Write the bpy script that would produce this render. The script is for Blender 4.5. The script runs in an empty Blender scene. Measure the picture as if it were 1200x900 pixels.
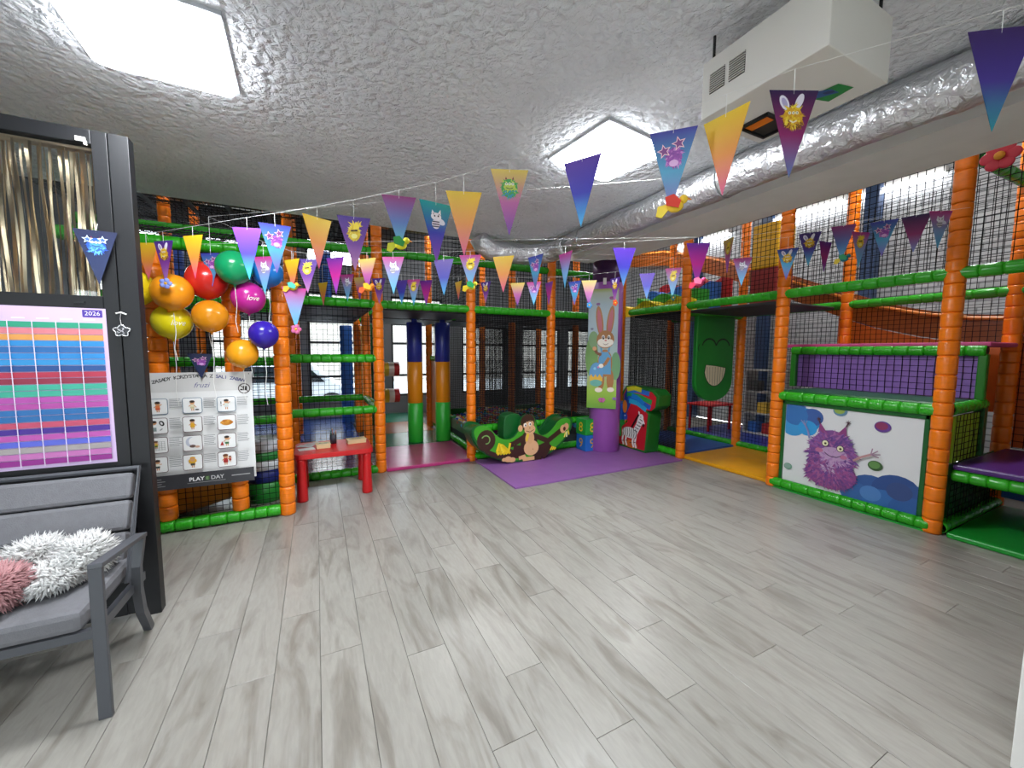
import bpy, bmesh, math, random
import numpy as np
from mathutils import Vector, Matrix
random.seed(7)
PI = math.pi
scene = bpy.context.scene
COL = scene.collection

# ------------------------------------------------------------------ camera
F_PX, HORIZON, VP_X, EYE = 460.0, 412.0, 370.0, 1.5
PITCH = math.atan((450 - HORIZON) / F_PX)
YAW = math.atan((600 - VP_X) * math.cos(PITCH) / F_PX)
ROLL = math.radians(0.3)
fw = Vector((math.sin(YAW) * math.cos(PITCH), math.cos(YAW) * math.cos(PITCH), -math.sin(PITCH)))
r0 = Vector((math.cos(YAW), -math.sin(YAW), 0)); u0 = r0.cross(fw)
rt = r0 * math.cos(ROLL) + u0 * math.sin(ROLL); up = rt.cross(fw)
cd = bpy.data.cameras.new('camera'); cam = bpy.data.objects.new('camera', cd); COL.objects.link(cam)
cd.sensor_width = 36.0; cd.lens = 36.0 * F_PX / 1200.0; cd.clip_start = 0.02; cd.clip_end = 200
cam.matrix_world = Matrix(((rt.x, up.x, -fw.x, 0), (rt.y, up.y, -fw.y, 0), (rt.z, up.z, -fw.z, EYE), (0, 0, 0, 1)))
scene.camera = cam

# ------------------------------------------------------------------ world, exposure
world = bpy.data.worlds.new('overcast_sky'); scene.world = world; world.use_nodes = True
bg = world.node_tree.nodes['Background']
bg.inputs['Color'].default_value = (0.86, 0.93, 1.0, 1); bg.inputs['Strength'].default_value = 6.0
vs = scene.view_settings
vs.view_transform = 'Standard'; vs.look = 'None'; vs.gamma = 1.0; vs.use_curve_mapping = False
vs.exposure = 1.0
PANEL_W = 23.0       # watts of one ceiling panel
STRIP_W = 36.0       # watts of one strip light in the tall hall

# ------------------------------------------------------------------ colour and materials
def lin(h):
    h = h.lstrip('#'); v = [int(h[i:i + 2], 16) / 255 for i in (0, 2, 4)]
    return tuple(((c + 0.055) / 1.055) ** 2.4 if c > 0.04045 else c / 12.92 for c in v)
def rgba(h): return (*lin(h), 1.0)
MATS = {}
def mat(name, hexc='808080', rough=0.5, metal=0.0, var=0.0, vscale=6.0, bump=0.0, bscale=30.0, spec=0.5, emit=None, estr=0.0, coat=0.0):
    if name in MATS: return MATS[name]
    m = bpy.data.materials.new(name); m.use_nodes = True; MATS[name] = m
    nt = m.node_tree; b = nt.nodes['Principled BSDF']
    b.inputs['Base Color'].default_value = rgba(hexc); b.inputs['Roughness'].default_value = rough
    b.inputs['Metallic'].default_value = metal; b.inputs['Specular IOR Level'].default_value = spec
    if coat: b.inputs['Coat Weight'].default_value = coat; b.inputs['Coat Roughness'].default_value = 0.15
    if emit: b.inputs['Emission Color'].default_value = rgba(emit); b.inputs['Emission Strength'].default_value = estr
    tc = None
    if var or bump: tc = nt.nodes.new('ShaderNodeTexCoord')
    if var:
        n = nt.nodes.new('ShaderNodeTexNoise'); n.inputs['Scale'].default_value = vscale; n.inputs['Detail'].default_value = 3
        nt.links.new(tc.outputs['Object'], n.inputs['Vector'])
        r = nt.nodes.new('ShaderNodeValToRGB'); c = lin(hexc)
        r.color_ramp.elements[0].position = 0.3; r.color_ramp.elements[1].position = 0.7
        r.color_ramp.elements[0].color = (*[x * (1 - var) for x in c], 1); r.color_ramp.elements[1].color = (*[min(1, x * (1 + var)) for x in c], 1)
        nt.links.new(n.outputs['Fac'], r.inputs['Fac']); nt.links.new(r.outputs['Color'], b.inputs['Base Color'])
    if bump:
        n2 = nt.nodes.new('ShaderNodeTexNoise'); n2.inputs['Scale'].default_value = bscale; n2.inputs['Detail'].default_value = 2
        nt.links.new(tc.outputs['Object'], n2.inputs['Vector'])
        bp = nt.nodes.new('ShaderNodeBump'); bp.inputs['Strength'].default_value = bump; bp.inputs['Distance'].default_value = 0.02
        nt.links.new(n2.outputs['Fac'], bp.inputs['Height']); nt.links.new(bp.outputs['Normal'], b.inputs['Normal'])
    return m
def print_mat(name, rough=0.45):
    m = mat(name, 'ffffff', rough)
    nt = m.node_tree; a = nt.nodes.new('ShaderNodeAttribute'); a.attribute_name = 'Col'
    nt.links.new(a.outputs['Color'], nt.nodes['Principled BSDF'].inputs['Base Color'])
    return m
M_PRINT = print_mat('printed_ink'); M_PRINT_GLOSS = print_mat('printed_vinyl', 0.3); M_PRINT_MATT = print_mat('printed_matt', 0.75)
M_OR = mat('orange_foam', 'f07c12', 0.28, var=0.08, vscale=9, bump=0.25, bscale=9)
M_GR = mat('green_foam', '2ea31c', 0.27, var=0.1, vscale=9, bump=0.3, bscale=9)
M_CORE = mat('steel_core', '241a12', 0.6)
M_NET = mat('black_net', '0b0b0c', 0.8, spec=0.2)
M_STRAP = mat('black_strap', '141416', 0.7)
M_BLACK = mat('black_frame', '0b0c10', 0.5, var=0.1, vscale=3)
M_WHITE = mat('white_paint', 'e6e4de', 0.6, var=0.03)
M_DGREEN = mat('dark_green_vinyl', '0f5a24', 0.33, var=0.08, bump=0.15, bscale=7)
M_PURPLE = mat('purple_vinyl', '9854a8', 0.4, var=0.06, bump=0.1, bscale=8)
M_STRING = mat('white_thread', 'e8e8e4', 0.8)

# ------------------------------------------------------------------ mesh builder
class MB:
    def __init__(s): s.v = []; s.f = []; s.c = []
    def add(s, vs, fs, col=None):
        o = len(s.v); s.v += [tuple(p) for p in vs]; s.f += [tuple(i + o for i in f) for f in fs]
        if col is not None: s.c += (col if isinstance(col, list) else [col] * len(vs))
        return s
    def box(s, x0, x1, y0, y1, z0, z1, col=None):
        vs = [(x, y, z) for z in (z0, z1) for y in (y0, y1) for x in (x0, x1)]
        return s.add(vs, [(0, 2, 3, 1), (4, 5, 7, 6), (0, 1, 5, 4), (2, 6, 7, 3), (0, 4, 6, 2), (1, 3, 7, 5)], col)
    def bar(s, p, q, r, n=8, r2=None, caps=True, col=None):
        p = Vector(p); q = Vector(q); d = (q - p).normalized(); a = d.orthogonal().normalized(); b = d.cross(a)
        r2 = r if r2 is None else r2; vs = []
        for c, rr in ((p, r), (q, r2)):
            for i in range(n):
                t = 2 * PI * i / n; vs.append(c + (a * math.cos(t) + b * math.sin(t)) * rr)
        fs = [(i, (i + 1) % n, n + (i + 1) % n, n + i) for i in range(n)]
        if caps: fs += [tuple(range(n))[::-1], tuple(range(n, 2 * n))]
        return s.add(vs, fs, col)
    def beam(s, p, q, w, h, upv=(0, 0, 1)):
        p = Vector(p); q = Vector(q); d = (q - p).normalized(); upv = Vector(upv)
        a = d.cross(upv).normalized(); b = a.cross(d)
        vs = [c + a * (w / 2 * i) + b * (h / 2 * j) for c in (p, q) for i, j in ((-1, -1), (1, -1), (1, 1), (-1, 1))]
        return s.add(vs, [(0, 1, 5, 4), (1, 2, 6, 5), (2, 3, 7, 6), (3, 0, 4, 7), (3, 2, 1, 0), (4, 5, 6, 7)])
    def tube(s, pts, r, n=8, closed=False, caps=True):
        pts = [Vector(p) for p in pts]; m = len(pts); vs = []; a = None
        for i, p in enumerate(pts):
            d = (pts[min(i + 1, m - 1)] - pts[max(i - 1, 0)]).normalized() if not closed else (pts[(i + 1) % m] - pts[i - 1]).normalized()
            a = d.orthogonal().normalized() if a is None else (a - d * a.dot(d)).normalized()
            b = d.cross(a); rr = r[i] if isinstance(r, (list, tuple)) else r
            for k in range(n):
                t = 2 * PI * k / n; vs.append(p + (a * math.cos(t) + b * math.sin(t)) * rr)
        fs = []
        for i in range(m if closed else m - 1):
            j = (i + 1) % m
            fs += [(i * n + k, i * n + (k + 1) % n, j * n + (k + 1) % n, j * n + k) for k in range(n)]
        if caps and not closed: fs += [tuple(range(n))[::-1], tuple(range((m - 1) * n, m * n))]
        return s.add(vs, fs)
    def lathe(s, prof, n=16, c=(0, 0, 0), caps=True):
        vs = []; m = len(prof)
        for r, z in prof:
            for k in range(n):
                t = 2 * PI * k / n; vs.append((c[0] + r * math.cos(t), c[1] + r * math.sin(t), c[2] + z))
        fs = [(i * n + k, i * n + (k + 1) % n, (i + 1) * n + (k + 1) % n, (i + 1) * n + k) for i in range(m - 1) for k in range(n)]
        if caps: fs += [tuple(range(n))[::-1], tuple(range((m - 1) * n, m * n))]
        return s.add(vs, fs)
    def prism(s, pts, fn, d0, d1):
        """2D outline pts (u,v) counter-clockwise, fn(u,v,d) -> world point."""
        n = len(pts); vs = [fn(u, v, d0) for u, v in pts] + [fn(u, v, d1) for u, v in pts]
        return s.add(vs, [tuple(range(n)), tuple(range(n, 2 * n))[::-1]] + [(i + n, (i + 1) % n + n, (i + 1) % n, i) for i in range(n)])
    def ball(s, c, r, n=12, m=8, sc=(1, 1, 1)):
        prof = []; c = Vector(c); vs = [c + Vector((0, 0, -r * sc[2]))]
        for i in range(1, m):
            t = -PI / 2 + PI * i / m
            for k in range(n):
                a = 2 * PI * k / n
                vs.append(c + Vector((r * math.cos(t) * math.cos(a) * sc[0], r * math.cos(t) * math.sin(a) * sc[1], r * math.sin(t) * sc[2])))
        vs.append(c + Vector((0, 0, r * sc[2]))); L = len(vs) - 1
        fs = [(0, 1 + (k + 1) % n, 1 + k) for k in range(n)]
        for i in range(m - 2):
            fs += [(1 + i * n + k, 1 + i * n + (k + 1) % n, 1 + (i + 1) * n + (k + 1) % n, 1 + (i + 1) * n + k) for k in range(n)]
        o = 1 + (m - 2) * n; fs += [(o + k, o + (k + 1) % n, L) for k in range(n)]
        return s.add(vs, fs)
    def mesh(s, name, material=None, smooth=False, fix=True, bevel=0):
        me = bpy.data.meshes.new(name); me.from_pydata([tuple(p) for p in s.v], [], s.f)
        if s.c:
            a = me.color_attributes.new('Col', 'FLOAT_COLOR', 'POINT')
            a.data.foreach_set('color', np.array(s.c, dtype=np.float32).ravel())
        if fix or bevel:
            bm = bmesh.new(); bm.from_mesh(me)
            if bevel:
                bmesh.ops.bevel(bm, geom=[e for e in bm.edges if e.is_manifold and e.calc_face_angle(0) > 0.6], offset=bevel, segments=2, affect='EDGES', profile=0.5)
            if fix: bmesh.ops.recalc_face_normals(bm, faces=bm.faces)
            bm.to_mesh(me); bm.free()
        if material: me.materials.append(material)
        if smooth:
            me.polygons.foreach_set('use_smooth', [True] * len(me.polygons))
        return me

# ------------------------------------------------------------------ object helpers
WM = {}
def link(o, parent=None, M=None):
    COL.objects.link(o); M = M or Matrix.Identity(4)
    o.matrix_basis = M
    if parent is not None:
        o.parent = parent; o.matrix_parent_inverse = WM[parent].inverted()
    WM[o] = M
    return o
def obj(name, mb, material=None, parent=None, M=None, smooth=False, bevel=0, fix=True):
    me = mb if isinstance(mb, bpy.types.Mesh) else mb.mesh(name, material, smooth, fix, bevel)
    if smooth and bevel: pass
    return link(bpy.data.objects.new(name, me), parent, M)
def tag(o, label=None, cat=None, group=None, kind=None):
    for k, v in (('label', label), ('category', cat), ('group', group), ('kind', kind)):
        if v: o[k] = v
    return o
def thing(name, label, cat, loc=(0, 0, 0), rz=0, group=None):
    o = bpy.data.objects.new(name, None); o.empty_display_size = 0.1
    link(o, None, Matrix.Translation(loc) @ Matrix.Rotation(rz, 4, 'Z'))
    return tag(o, label, cat, group)
def struct(name, mb, material, parent=None, **k):
    return tag(obj(name, mb, material, parent, **k), kind='structure')
def T(x, y, z, rz=0): return Matrix.Translation((x, y, z)) @ Matrix.Rotation(rz, 4, 'Z')
def frame(origin, u, v):
    """matrix whose local x,y lie in a picture plane and z points at its viewer"""
    u = Vector(u).normalized(); v = Vector(v).normalized(); n = u.cross(v).normalized(); v = n.cross(u)
    return Matrix(((u.x, v.x, n.x, origin[0]), (u.y, v.y, n.y, origin[1]), (u.z, v.z, n.z, origin[2]), (0, 0, 0, 1)))

# ------------------------------------------------------------------ lettering
TXT = {}
def text(s, shear=0.0):
    if (s, shear) in TXT: return TXT[(s, shear)]
    c = bpy.data.curves.new('t', 'FONT'); c.body = s; c.size = 1.0; c.align_x = 'CENTER'; c.resolution_u = 3; c.shear = shear; c.offset = 0.02 if s.isupper() else 0.0
    o = bpy.data.objects.new('t', c); COL.objects.link(o)
    me = bpy.data.meshes.new_from_object(o.evaluated_get(bpy.context.evaluated_depsgraph_get()))
    r = ([(v.co.x, v.co.y) for v in me.vertices], [tuple(p.vertices) for p in me.polygons])
    COL.objects.unlink(o); bpy.data.objects.remove(o); bpy.data.curves.remove(c); bpy.data.meshes.remove(me)
    TXT[(s, shear)] = r
    return r
for w_ in ('2026', 'PLAY', 'DAY', '3', '8', '9', '!', 'E'): text(w_)
for w_ in 'ZASADY KORZYSTANIA Z SALI ZABAW': text(w_)
for w_ in ('fruzi', 'love'): text(w_, 0.35)

# ------------------------------------------------------------------ flat print (posters, signs, flags)
class PR:
    """ink on a flat sheet: layers of coloured outlines, each a hair above the last"""
    def __init__(s, step=0.0005): s.m = MB(); s.z = 0.0004; s.step = step
    def poly(s, pts, col, step=None):
        if isinstance(col, list): cs = [rgba(c) if isinstance(c, str) else (*c, 1.0) for c in col]
        else: cs = [rgba(col) if isinstance(col, str) else (*col, 1.0)] * len(pts)
        s.m.add([(p[0], p[1], s.z) for p in pts], [tuple(range(len(pts)))], cs); s.z += s.step if step is None else step
        return s
    def rect(s, x0, y0, x1, y1, col): return s.poly([(x0, y0), (x1, y0), (x1, y1), (x0, y1)], col)
    def vgrad(s, x0, x1, stops):
        """vertical gradient: stops [(y, hex)...]"""
        for (ya, ca), (yb, cb) in zip(stops, stops[1:]):
            s.poly([(x0, ya), (x1, ya), (x1, yb), (x0, yb)], [ca, ca, cb, cb], 0)
        s.z += s.step; return s
    def ell(s, cx, cy, rx, ry=None, col='000000', rot=0, n=18, a0=0, a1=2 * PI):
        ry = rx if ry is None else ry; pts = []
        full = abs(a1 - a0) > 6.28
        for i in range(n if full else n + 1):
            t = a0 + (a1 - a0) * i / n; x = rx * math.cos(t); y = ry * math.sin(t)
            pts.append((cx + x * math.cos(rot) - y * math.sin(rot), cy + x * math.sin(rot) + y * math.cos(rot)))
        return s.poly(pts, col)
    def line(s, pts, w, col):
        for (x0, y0), (x1, y1) in zip(pts, pts[1:]):
            d = math.hypot(x1 - x0, y1 - y0) or 1; nx, ny = -(y1 - y0) / d * w / 2, (x1 - x0) / d * w / 2
            s.poly([(x0 + nx, y0 + ny), (x0 - nx, y0 - ny), (x1 - nx, y1 - ny), (x1 + nx, y1 + ny)], col, 0.00002)
        s.z += s.step; return s
    def ring(s, cx, cy, r, w, col, n=20):
        return s.line([(cx + r * math.cos(2 * PI * i / n), cy + r * math.sin(2 * PI * i / n)) for i in range(n + 1)], w, col)
    def rbox(s, x0, y0, x1, y1, r, col, w=None):
        pts = []
        for cx, cy, a in ((x1 - r, y0 + r, -PI / 2), (x1 - r, y1 - r, 0), (x0 + r, y1 - r, PI / 2), (x0 + r, y0 + r, PI)):
            pts += [(cx + r * math.cos(a + PI / 2 * i / 4), cy + r * math.sin(a + PI / 2 * i / 4)) for i in range(5)]
        return s.poly(pts, col) if w is None else s.line(pts + pts[:1], w, col)
    def text(s, t, cx, cy, h, col, shear=0.0, rot=0, xs=1.0):
        v, f = text(t, shear); c = rgba(col); k = h / 0.7
        s.m.add([(cx + x * k * xs * math.cos(rot) - y * k * math.sin(rot), cy + x * k * xs * math.sin(rot) + y * k * math.cos(rot), s.z) for x, y in v], f, [c] * len(v))
        s.z += s.step; return s
    def star(s, cx, cy, r, col, n=5, k=0.45, rot=PI / 2):
        return s.poly([(cx + (r if i % 2 == 0 else r * k) * math.cos(rot + PI * i / n), cy + (r if i % 2 == 0 else r * k) * math.sin(rot + PI * i / n)) for i in range(2 * n)], col)
    def fur(s, cx, cy, rx, ry, cols, n=200, L=0.05, seed=1, grav=0.4):
        """shaggy drawn body: strokes laid from the middle outwards"""
        R = random.Random(seed)
        for i in range(n):
            q = math.sqrt(R.random()); t = R.random() * 2 * PI
            x, y = cx + rx * q * math.cos(t), cy + ry * q * math.sin(t)
            dx, dy = math.cos(t) * q + R.uniform(-.3, .3), math.sin(t) * q - grav + R.uniform(-.3, .3)
            d = math.hypot(dx, dy) or 1; l = L * R.uniform(.6, 1.3); w = l * 0.22
            s.poly([(x - dy / d * w, y + dx / d * w), (x + dy / d * w, y - dx / d * w), (x + dx / d * l, y + dy / d * l)], R.choice(cols), 0.000006)
        s.z += s.step; return s
    def build(s, name, parent, M, material=None, fn=None):
        if fn: s.m.v = [fn(*p) for p in s.m.v]
        me = s.m.mesh(name, material or M_PRINT, fix=False)
        return link(bpy.data.objects.new(name, me), parent, M)

# ------------------------------------------------------------------ the setting
def wood_mat():
    m = bpy.data.materials.new('grey_oak_laminate'); m.use_nodes = True; nt = m.node_tree; N = nt.nodes; Lk = nt.links
    b = N['Principled BSDF']; b.inputs['Roughness'].default_value = 0.3; b.inputs['Specular IOR Level'].default_value = 0.5
    tc = N.new('ShaderNodeTexCoord'); oi = N.new('ShaderNodeObjectInfo')
    mp = N.new('ShaderNodeMapping'); mp.inputs['Scale'].default_value = (1, 0.2, 1)
    ad = N.new('ShaderNodeVectorMath'); ad.operation = 'ADD'
    ml = N.new('ShaderNodeMath'); ml.operation = 'MULTIPLY'; ml.inputs[1].default_value = 37.0
    Lk.new(oi.outputs['Random'], ml.inputs[0]); Lk.new(tc.outputs['Object'], mp.inputs['Vector']); Lk.new(mp.outputs['Vector'], ad.inputs[0]); Lk.new(ml.outputs[0], ad.inputs[1])
    n1 = N.new('ShaderNodeTexNoise'); n1.inputs['Scale'].default_value = 8; n1.inputs['Detail'].default_value = 6; n1.inputs['Distortion'].default_value = 1.6
    n2 = N.new('ShaderNodeTexNoise'); n2.inputs['Scale'].default_value = 60; n2.inputs['Detail'].default_value = 3; n2.inputs['Distortion'].default_value = 0.4
    Lk.new(ad.outputs[0], n1.inputs['Vector']); Lk.new(ad.outputs[0], n2.inputs['Vector'])
    r1 = N.new('ShaderNodeValToRGB'); r1.color_ramp.elements[0].position = 0.3; r1.color_ramp.elements[1].position = 0.52
    r1.color_ramp.elements[0].color = rgba('7d7870'); r1.color_ramp.elements[1].color = rgba('97948d')
    r2 = N.new('ShaderNodeValToRGB'); r2.color_ramp.elements[0].position = 0.35; r2.color_ramp.elements[1].position = 0.65
    r2.color_ramp.elements[0].color = (0.93, 0.925, 0.92, 1); r2.color_ramp.elements[1].color = (1.03, 1.03, 1.03, 1)
    Lk.new(n1.outputs['Fac'], r1.inputs['Fac']); Lk.new(n2.outputs['Fac'], r2.inputs['Fac'])
    mx = N.new('ShaderNodeMix'); mx.data_type = 'RGBA'; mx.blend_type = 'MULTIPLY'; mx.inputs[0].default_value = 1
    Lk.new(r1.outputs['Color'], mx.inputs[6]); Lk.new(r2.outputs['Color'], mx.inputs[7])
    mr = N.new('ShaderNodeMapRange'); mr.inputs[3].default_value = 0.93; mr.inputs[4].default_value = 1.05; Lk.new(oi.outputs['Random'], mr.inputs[0])
    mx2 = N.new('ShaderNodeMix'); mx2.data_type = 'RGBA'; mx2.blend_type = 'MULTIPLY'; mx2.inputs[0].default_value = 1
    Lk.new(mx.outputs[2], mx2.inputs[6]); Lk.new(mr.outputs[0], mx2.inputs[7]); Lk.new(mx2.outputs[2], b.inputs['Base Color'])
    bp = N.new('ShaderNodeBump'); bp.inputs['Strength'].default_value = 0.06; bp.inputs['Distance'].default_value = 0.01
    Lk.new(n2.outputs['Fac'], bp.inputs['Height']); Lk.new(bp.outputs['Normal'], b.inputs['Normal'])
    return m
M_WOOD = wood_mat()
def stucco(name, hexc, scale=34, strength=1.0, dist=0.02):
    m = mat(name, hexc, 0.85, var=0.05, vscale=2.5); nt = m.node_tree; N = nt.nodes; Lk = nt.links
    tc = N.new('ShaderNodeTexCoord')
    n1 = N.new('ShaderNodeTexNoise'); n1.inputs['Scale'].default_value = scale; n1.inputs['Detail'].default_value = 3; n1.inputs['Distortion'].default_value = 0.6
    vo = N.new('ShaderNodeTexVoronoi'); vo.inputs['Scale'].default_value = scale * 0.9
    Lk.new(tc.outputs['Object'], n1.inputs['Vector']); Lk.new(tc.outputs['Object'], vo.inputs['Vector'])
    ad = N.new('ShaderNodeMath'); ad.operation = 'SUBTRACT'; Lk.new(n1.outputs['Fac'], ad.inputs[0])
    ms = N.new('ShaderNodeMath'); ms.operation = 'MULTIPLY'; ms.inputs[1].default_value = 0.5; Lk.new(vo.outputs['Distance'], ms.inputs[0]); Lk.new(ms.outputs[0], ad.inputs[1])
    bp = N.new('ShaderNodeBump'); bp.inputs['Strength'].default_value = strength; bp.inputs['Distance'].default_value = dist
    Lk.new(ad.outputs[0], bp.inputs['Height']); Lk.new(bp.outputs['Normal'], N['Principled BSDF'].inputs['Normal'])
    return m
M_CEIL = stucco('stucco_ceiling', 'eff2f5', 26, 1.0, 0.038)
def brick_mat(name, c1, c2, mortar, scale=1.0):
    m = mat(name, c1, 0.85); nt = m.node_tree; N = nt.nodes; Lk = nt.links
    tc = N.new('ShaderNodeTexCoord'); sp = N.new('ShaderNodeSeparateXYZ'); ad = N.new('ShaderNodeMath'); cb = N.new('ShaderNodeCombineXYZ')
    Lk.new(tc.outputs['Object'], sp.inputs[0]); Lk.new(sp.outputs[0], ad.inputs[0]); Lk.new(sp.outputs[1], ad.inputs[1]); Lk.new(ad.outputs[0], cb.inputs[0]); Lk.new(sp.outputs[2], cb.inputs[1])
    bt = N.new('ShaderNodeTexBrick'); bt.inputs['Scale'].default_value = 1; bt.inputs['Brick Width'].default_value = 0.26; bt.inputs['Row Height'].default_value = 0.085; bt.inputs['Mortar Size'].default_value = 0.009
    bt.inputs['Color1'].default_value = rgba(c1); bt.inputs['Color2'].default_value = rgba(c2); bt.inputs['Mortar'].default_value = rgba(mortar)
    Lk.new(cb.outputs[0], bt.inputs['Vector']); Lk.new(bt.outputs['Color'], N['Principled BSDF'].inputs['Base Color'])
    bp = N.new('ShaderNodeBump'); bp.inputs['Strength'].default_value = 0.8; bp.inputs['Distance'].default_value = 0.02; bp.invert = True
    Lk.new(bt.outputs['Fac'], bp.inputs['Height']); Lk.new(bp.outputs['Normal'], N['Principled BSDF'].inputs['Normal'])
    return m
M_BRICK = brick_mat('grey_painted_brick', 'c4c6c6', 'b4b6b8', '8a8c8e')
M_DARKWALL = mat('dark_hall_wall', '6e7276', 0.8, var=0.15, vscale=1.5)

floor = struct('floor', MB().box(-5, 8, -2.6, 9.7, -0.12, -0.012), mat('subfloor', '6a665f', 0.8))
PW, PL = 0.1915, 1.315
joint = {-4: 2.88, -3: 2.45, -2: 2.02, -1: 2.43, 0: 2.04, 1: 2.45, 2: 1.855, 3: 2.56, 4: 1.53, 5: 1.11, 6: 2.006, 7: 1.116, 8: 1.49, 9: 1.9, 10: 1.096, 11: 1.468, 12: 1.075, 13: 1.42, 14: 1.08, 15: 1.74, 16: 1.07}
pm = MB().box(0.0009, PW - 0.0009, 0.001, PL - 0.001, -0.012, 0).mesh('plank', M_WOOD, bevel=0.0009)
for k in range(-12, 25):
    j = joint.get(k, 1.1 + 0.41 * (k * 7 % 5) / 1.6); y = j - PL * math.ceil((j + 0.9) / PL)
    ymax = 5.0 if k < 4 else 5.0
    while y < ymax:
        link(bpy.data.objects.new('plank', pm), floor, T(0.002 - 0.03 + k * PW, y, 0)); y += PL

CZ = 2.9
struct('ceiling', MB().box(-5, 3.3, -2.6, 4.75, CZ, 4.7), M_CEIL)
bm_ = MB().prism([(3.3, 2.8), (3.62, 2.8), (3.65, 2.812), (3.95, 2.812), (3.95, 4.7), (3.3, 4.7)], lambda u, v, d: (u, d, v), -2.6, 4.78)
struct('trim_1', bm_, mat('painted_beam', 'ecebe6', 0.7, var=0.03))
struct('wall_left', MB().box(-5.1, -5, -2.6, 9.7, 0, 4.7), M_DARKWALL)
wk = MB().box(-5, 8, -2.7, -2.6, 0, 0.5); wk.box(-5, 8, -2.7, -2.6, 2.45, 4.7)
for a_, b_ in ((-5, -4.6), (-2.9, -2.6), (-0.9, 8)): wk.box(a_, b_, -2.7, -2.6, 0.5, 2.45)
struct('wall_back', wk, M_WHITE)
wr = struct('wall_right', MB().box(8, 8.1, -2.6, 9.7, 0, 4.7), M_BRICK)
struct('wall_side', MB().box(-3.3, -3.2, -2.6, 2.8, 0, CZ), mat('white_plaster', 'e8e8e4', 0.7))
struct('wall_near', MB().box(2.215, 2.36, -2.6, 0.362, 0, CZ), mat('white_plaster', 'e8e8e4', 0.7), bevel=0.004)
struct('ceiling', MB().box(-5, 8.1, -2.6, 9.8, 4.7, 4.8), mat('hall_ceiling', 'b8b8b4', 0.9))
# window wall of the tall hall: openings between piers
xs_ = [-3.6, -1.9, -0.15, 1.6, 3.35, 5.1, 6.6]
wb = MB(); wb.box(-5, 8, 9.6, 9.8, 0, 0.42); wb.box(-5, 8, 9.6, 9.8, 2.16, 2.42); wb.box(-5, 8, 9.6, 9.8, 2.78, 3.35); wb.box(-5, 8, 9.6, 9.8, 3.95, 4.7)
prev = -5
for x in xs_:
    for z0, z1 in ((0.42, 2.16), (2.42, 2.78), (3.35, 3.95)): wb.box(prev, x, 9.6, 9.8, z0, z1)
    if x > 1: wb.box(x, x + 1.25, 9.6, 9.8, 3.35, 3.95)
    if x > 2: wb.box(x, x + 1.25, 9.6, 9.8, 2.42, 2.78)
    prev = x + 1.25
for z0, z1 in ((0.42, 2.16), (2.42, 2.78), (3.35, 3.95)): wb.box(prev, 8, 9.6, 9.8, z0, z1)
struct('wall_far', wb, M_DARKWALL)
def glass_mat():
    m = bpy.data.materials.new('clear_glass'); m.use_nodes = True; nt = m.node_tree; N = nt.nodes
    o = N['Material Output']; N.remove(N['Principled BSDF'])
    t = N.new('ShaderNodeBsdfTransparent'); t.inputs[0].default_value = (0.93, 0.95, 0.95, 1); g = N.new('ShaderNodeBsdfGlossy'); g.inputs['Roughness'].default_value = 0.03
    f = N.new('ShaderNodeFresnel'); f.inputs[0].default_value = 1.45; mx = N.new('ShaderNodeMixShader')
    nt.links.new(f.outputs[0], mx.inputs[0]); nt.links.new(t.outputs[0], mx.inputs[1]); nt.links.new(g.outputs[0], mx.inputs[2]); nt.links.new(mx.outputs[0], o.inputs[0])
    return m
M_GLASS = glass_mat()
M_WFRAME = mat('window_frame', '2b2d30', 0.5)
n_ = 1
for a_, b_ in ((-4.6, -2.9), (-2.6, -0.9)):   # unseen windows added behind the camera to let in daylight
    w = struct('window_%d' % n_, MB().box(a_, b_, -2.66, -2.652, 0.5, 2.45), M_GLASS); n_ += 1
    fr = MB()
    for a, b, c, d in ((a_, a_ + 0.06, 0.5, 2.45), (b_ - 0.06, b_, 0.5, 2.45), (a_, b_, 0.5, 0.56), (a_, b_, 2.39, 2.45)): fr.box(a, b, -2.69, -2.62, c, d)
    obj('window_frame', fr, M_WFRAME, w)
    pd = bpy.data.lights.new('window_portal', 'AREA'); pd.shape = 'RECTANGLE'; pd.size = b_ - a_; pd.size_y = 1.95; pd.cycles.is_portal = True
    link(bpy.data.objects.new('window_portal', pd), w, Matrix.Translation(((a_ + b_) / 2, -2.71, 1.475)) @ Matrix.Rotation(PI / 2, 4, 'X'))
pd = bpy.data.lights.new('window_portal', 'AREA'); pd.shape = 'RECTANGLE'; pd.size = 12.0; pd.size_y = 4.2; pd.cycles.is_portal = True
for x in xs_:
    for z0, z1, bars in ((0.42, 2.16, (0.92, 1.68)), (2.42, 2.78, ()), (3.35, 3.95, ())):
        if (z0 > 3 and x > 1) or (z0 > 2 and x > 2): continue
        w = struct('window_%d' % n_, MB().box(x, x + 1.25, 9.69, 9.698, z0, z1), M_GLASS); n_ += 1
        fr = MB()
        for a, b, c, d in ((x, x + 0.05, z0, z1), (x + 1.2, x + 1.25, z0, z1), (x, x + 1.25, z0, z0 + 0.05), (x, x + 1.25, z1 - 0.05, z1)): fr.box(a, b, 9.66, 9.73, c, d)
        obj('window_frame', fr, M_WFRAME, w)
        for b in bars: obj('glazing_bar', MB().box(x + 0.05, x + 1.2, 9.67, 9.72, b - 0.025, b + 0.025), M_WFRAME, w)
link(bpy.data.objects.new('window_portal', pd), w, Matrix.Translation((1.8, 9.81, 2.45)) @ Matrix.Rotation(-PI / 2, 4, 'X'))
# outside
struct('ground', MB().box(-40, 50, -50, -2.7, -0.4, -0.3), mat('asphalt', '8d9092', 0.9, var=0.2, vscale=2))
struct('ground', MB().box(-40, 50, 9.8, 60, -0.4, -0.3), mat('asphalt', '8d9092', 0.9, var=0.2, vscale=2))

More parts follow.
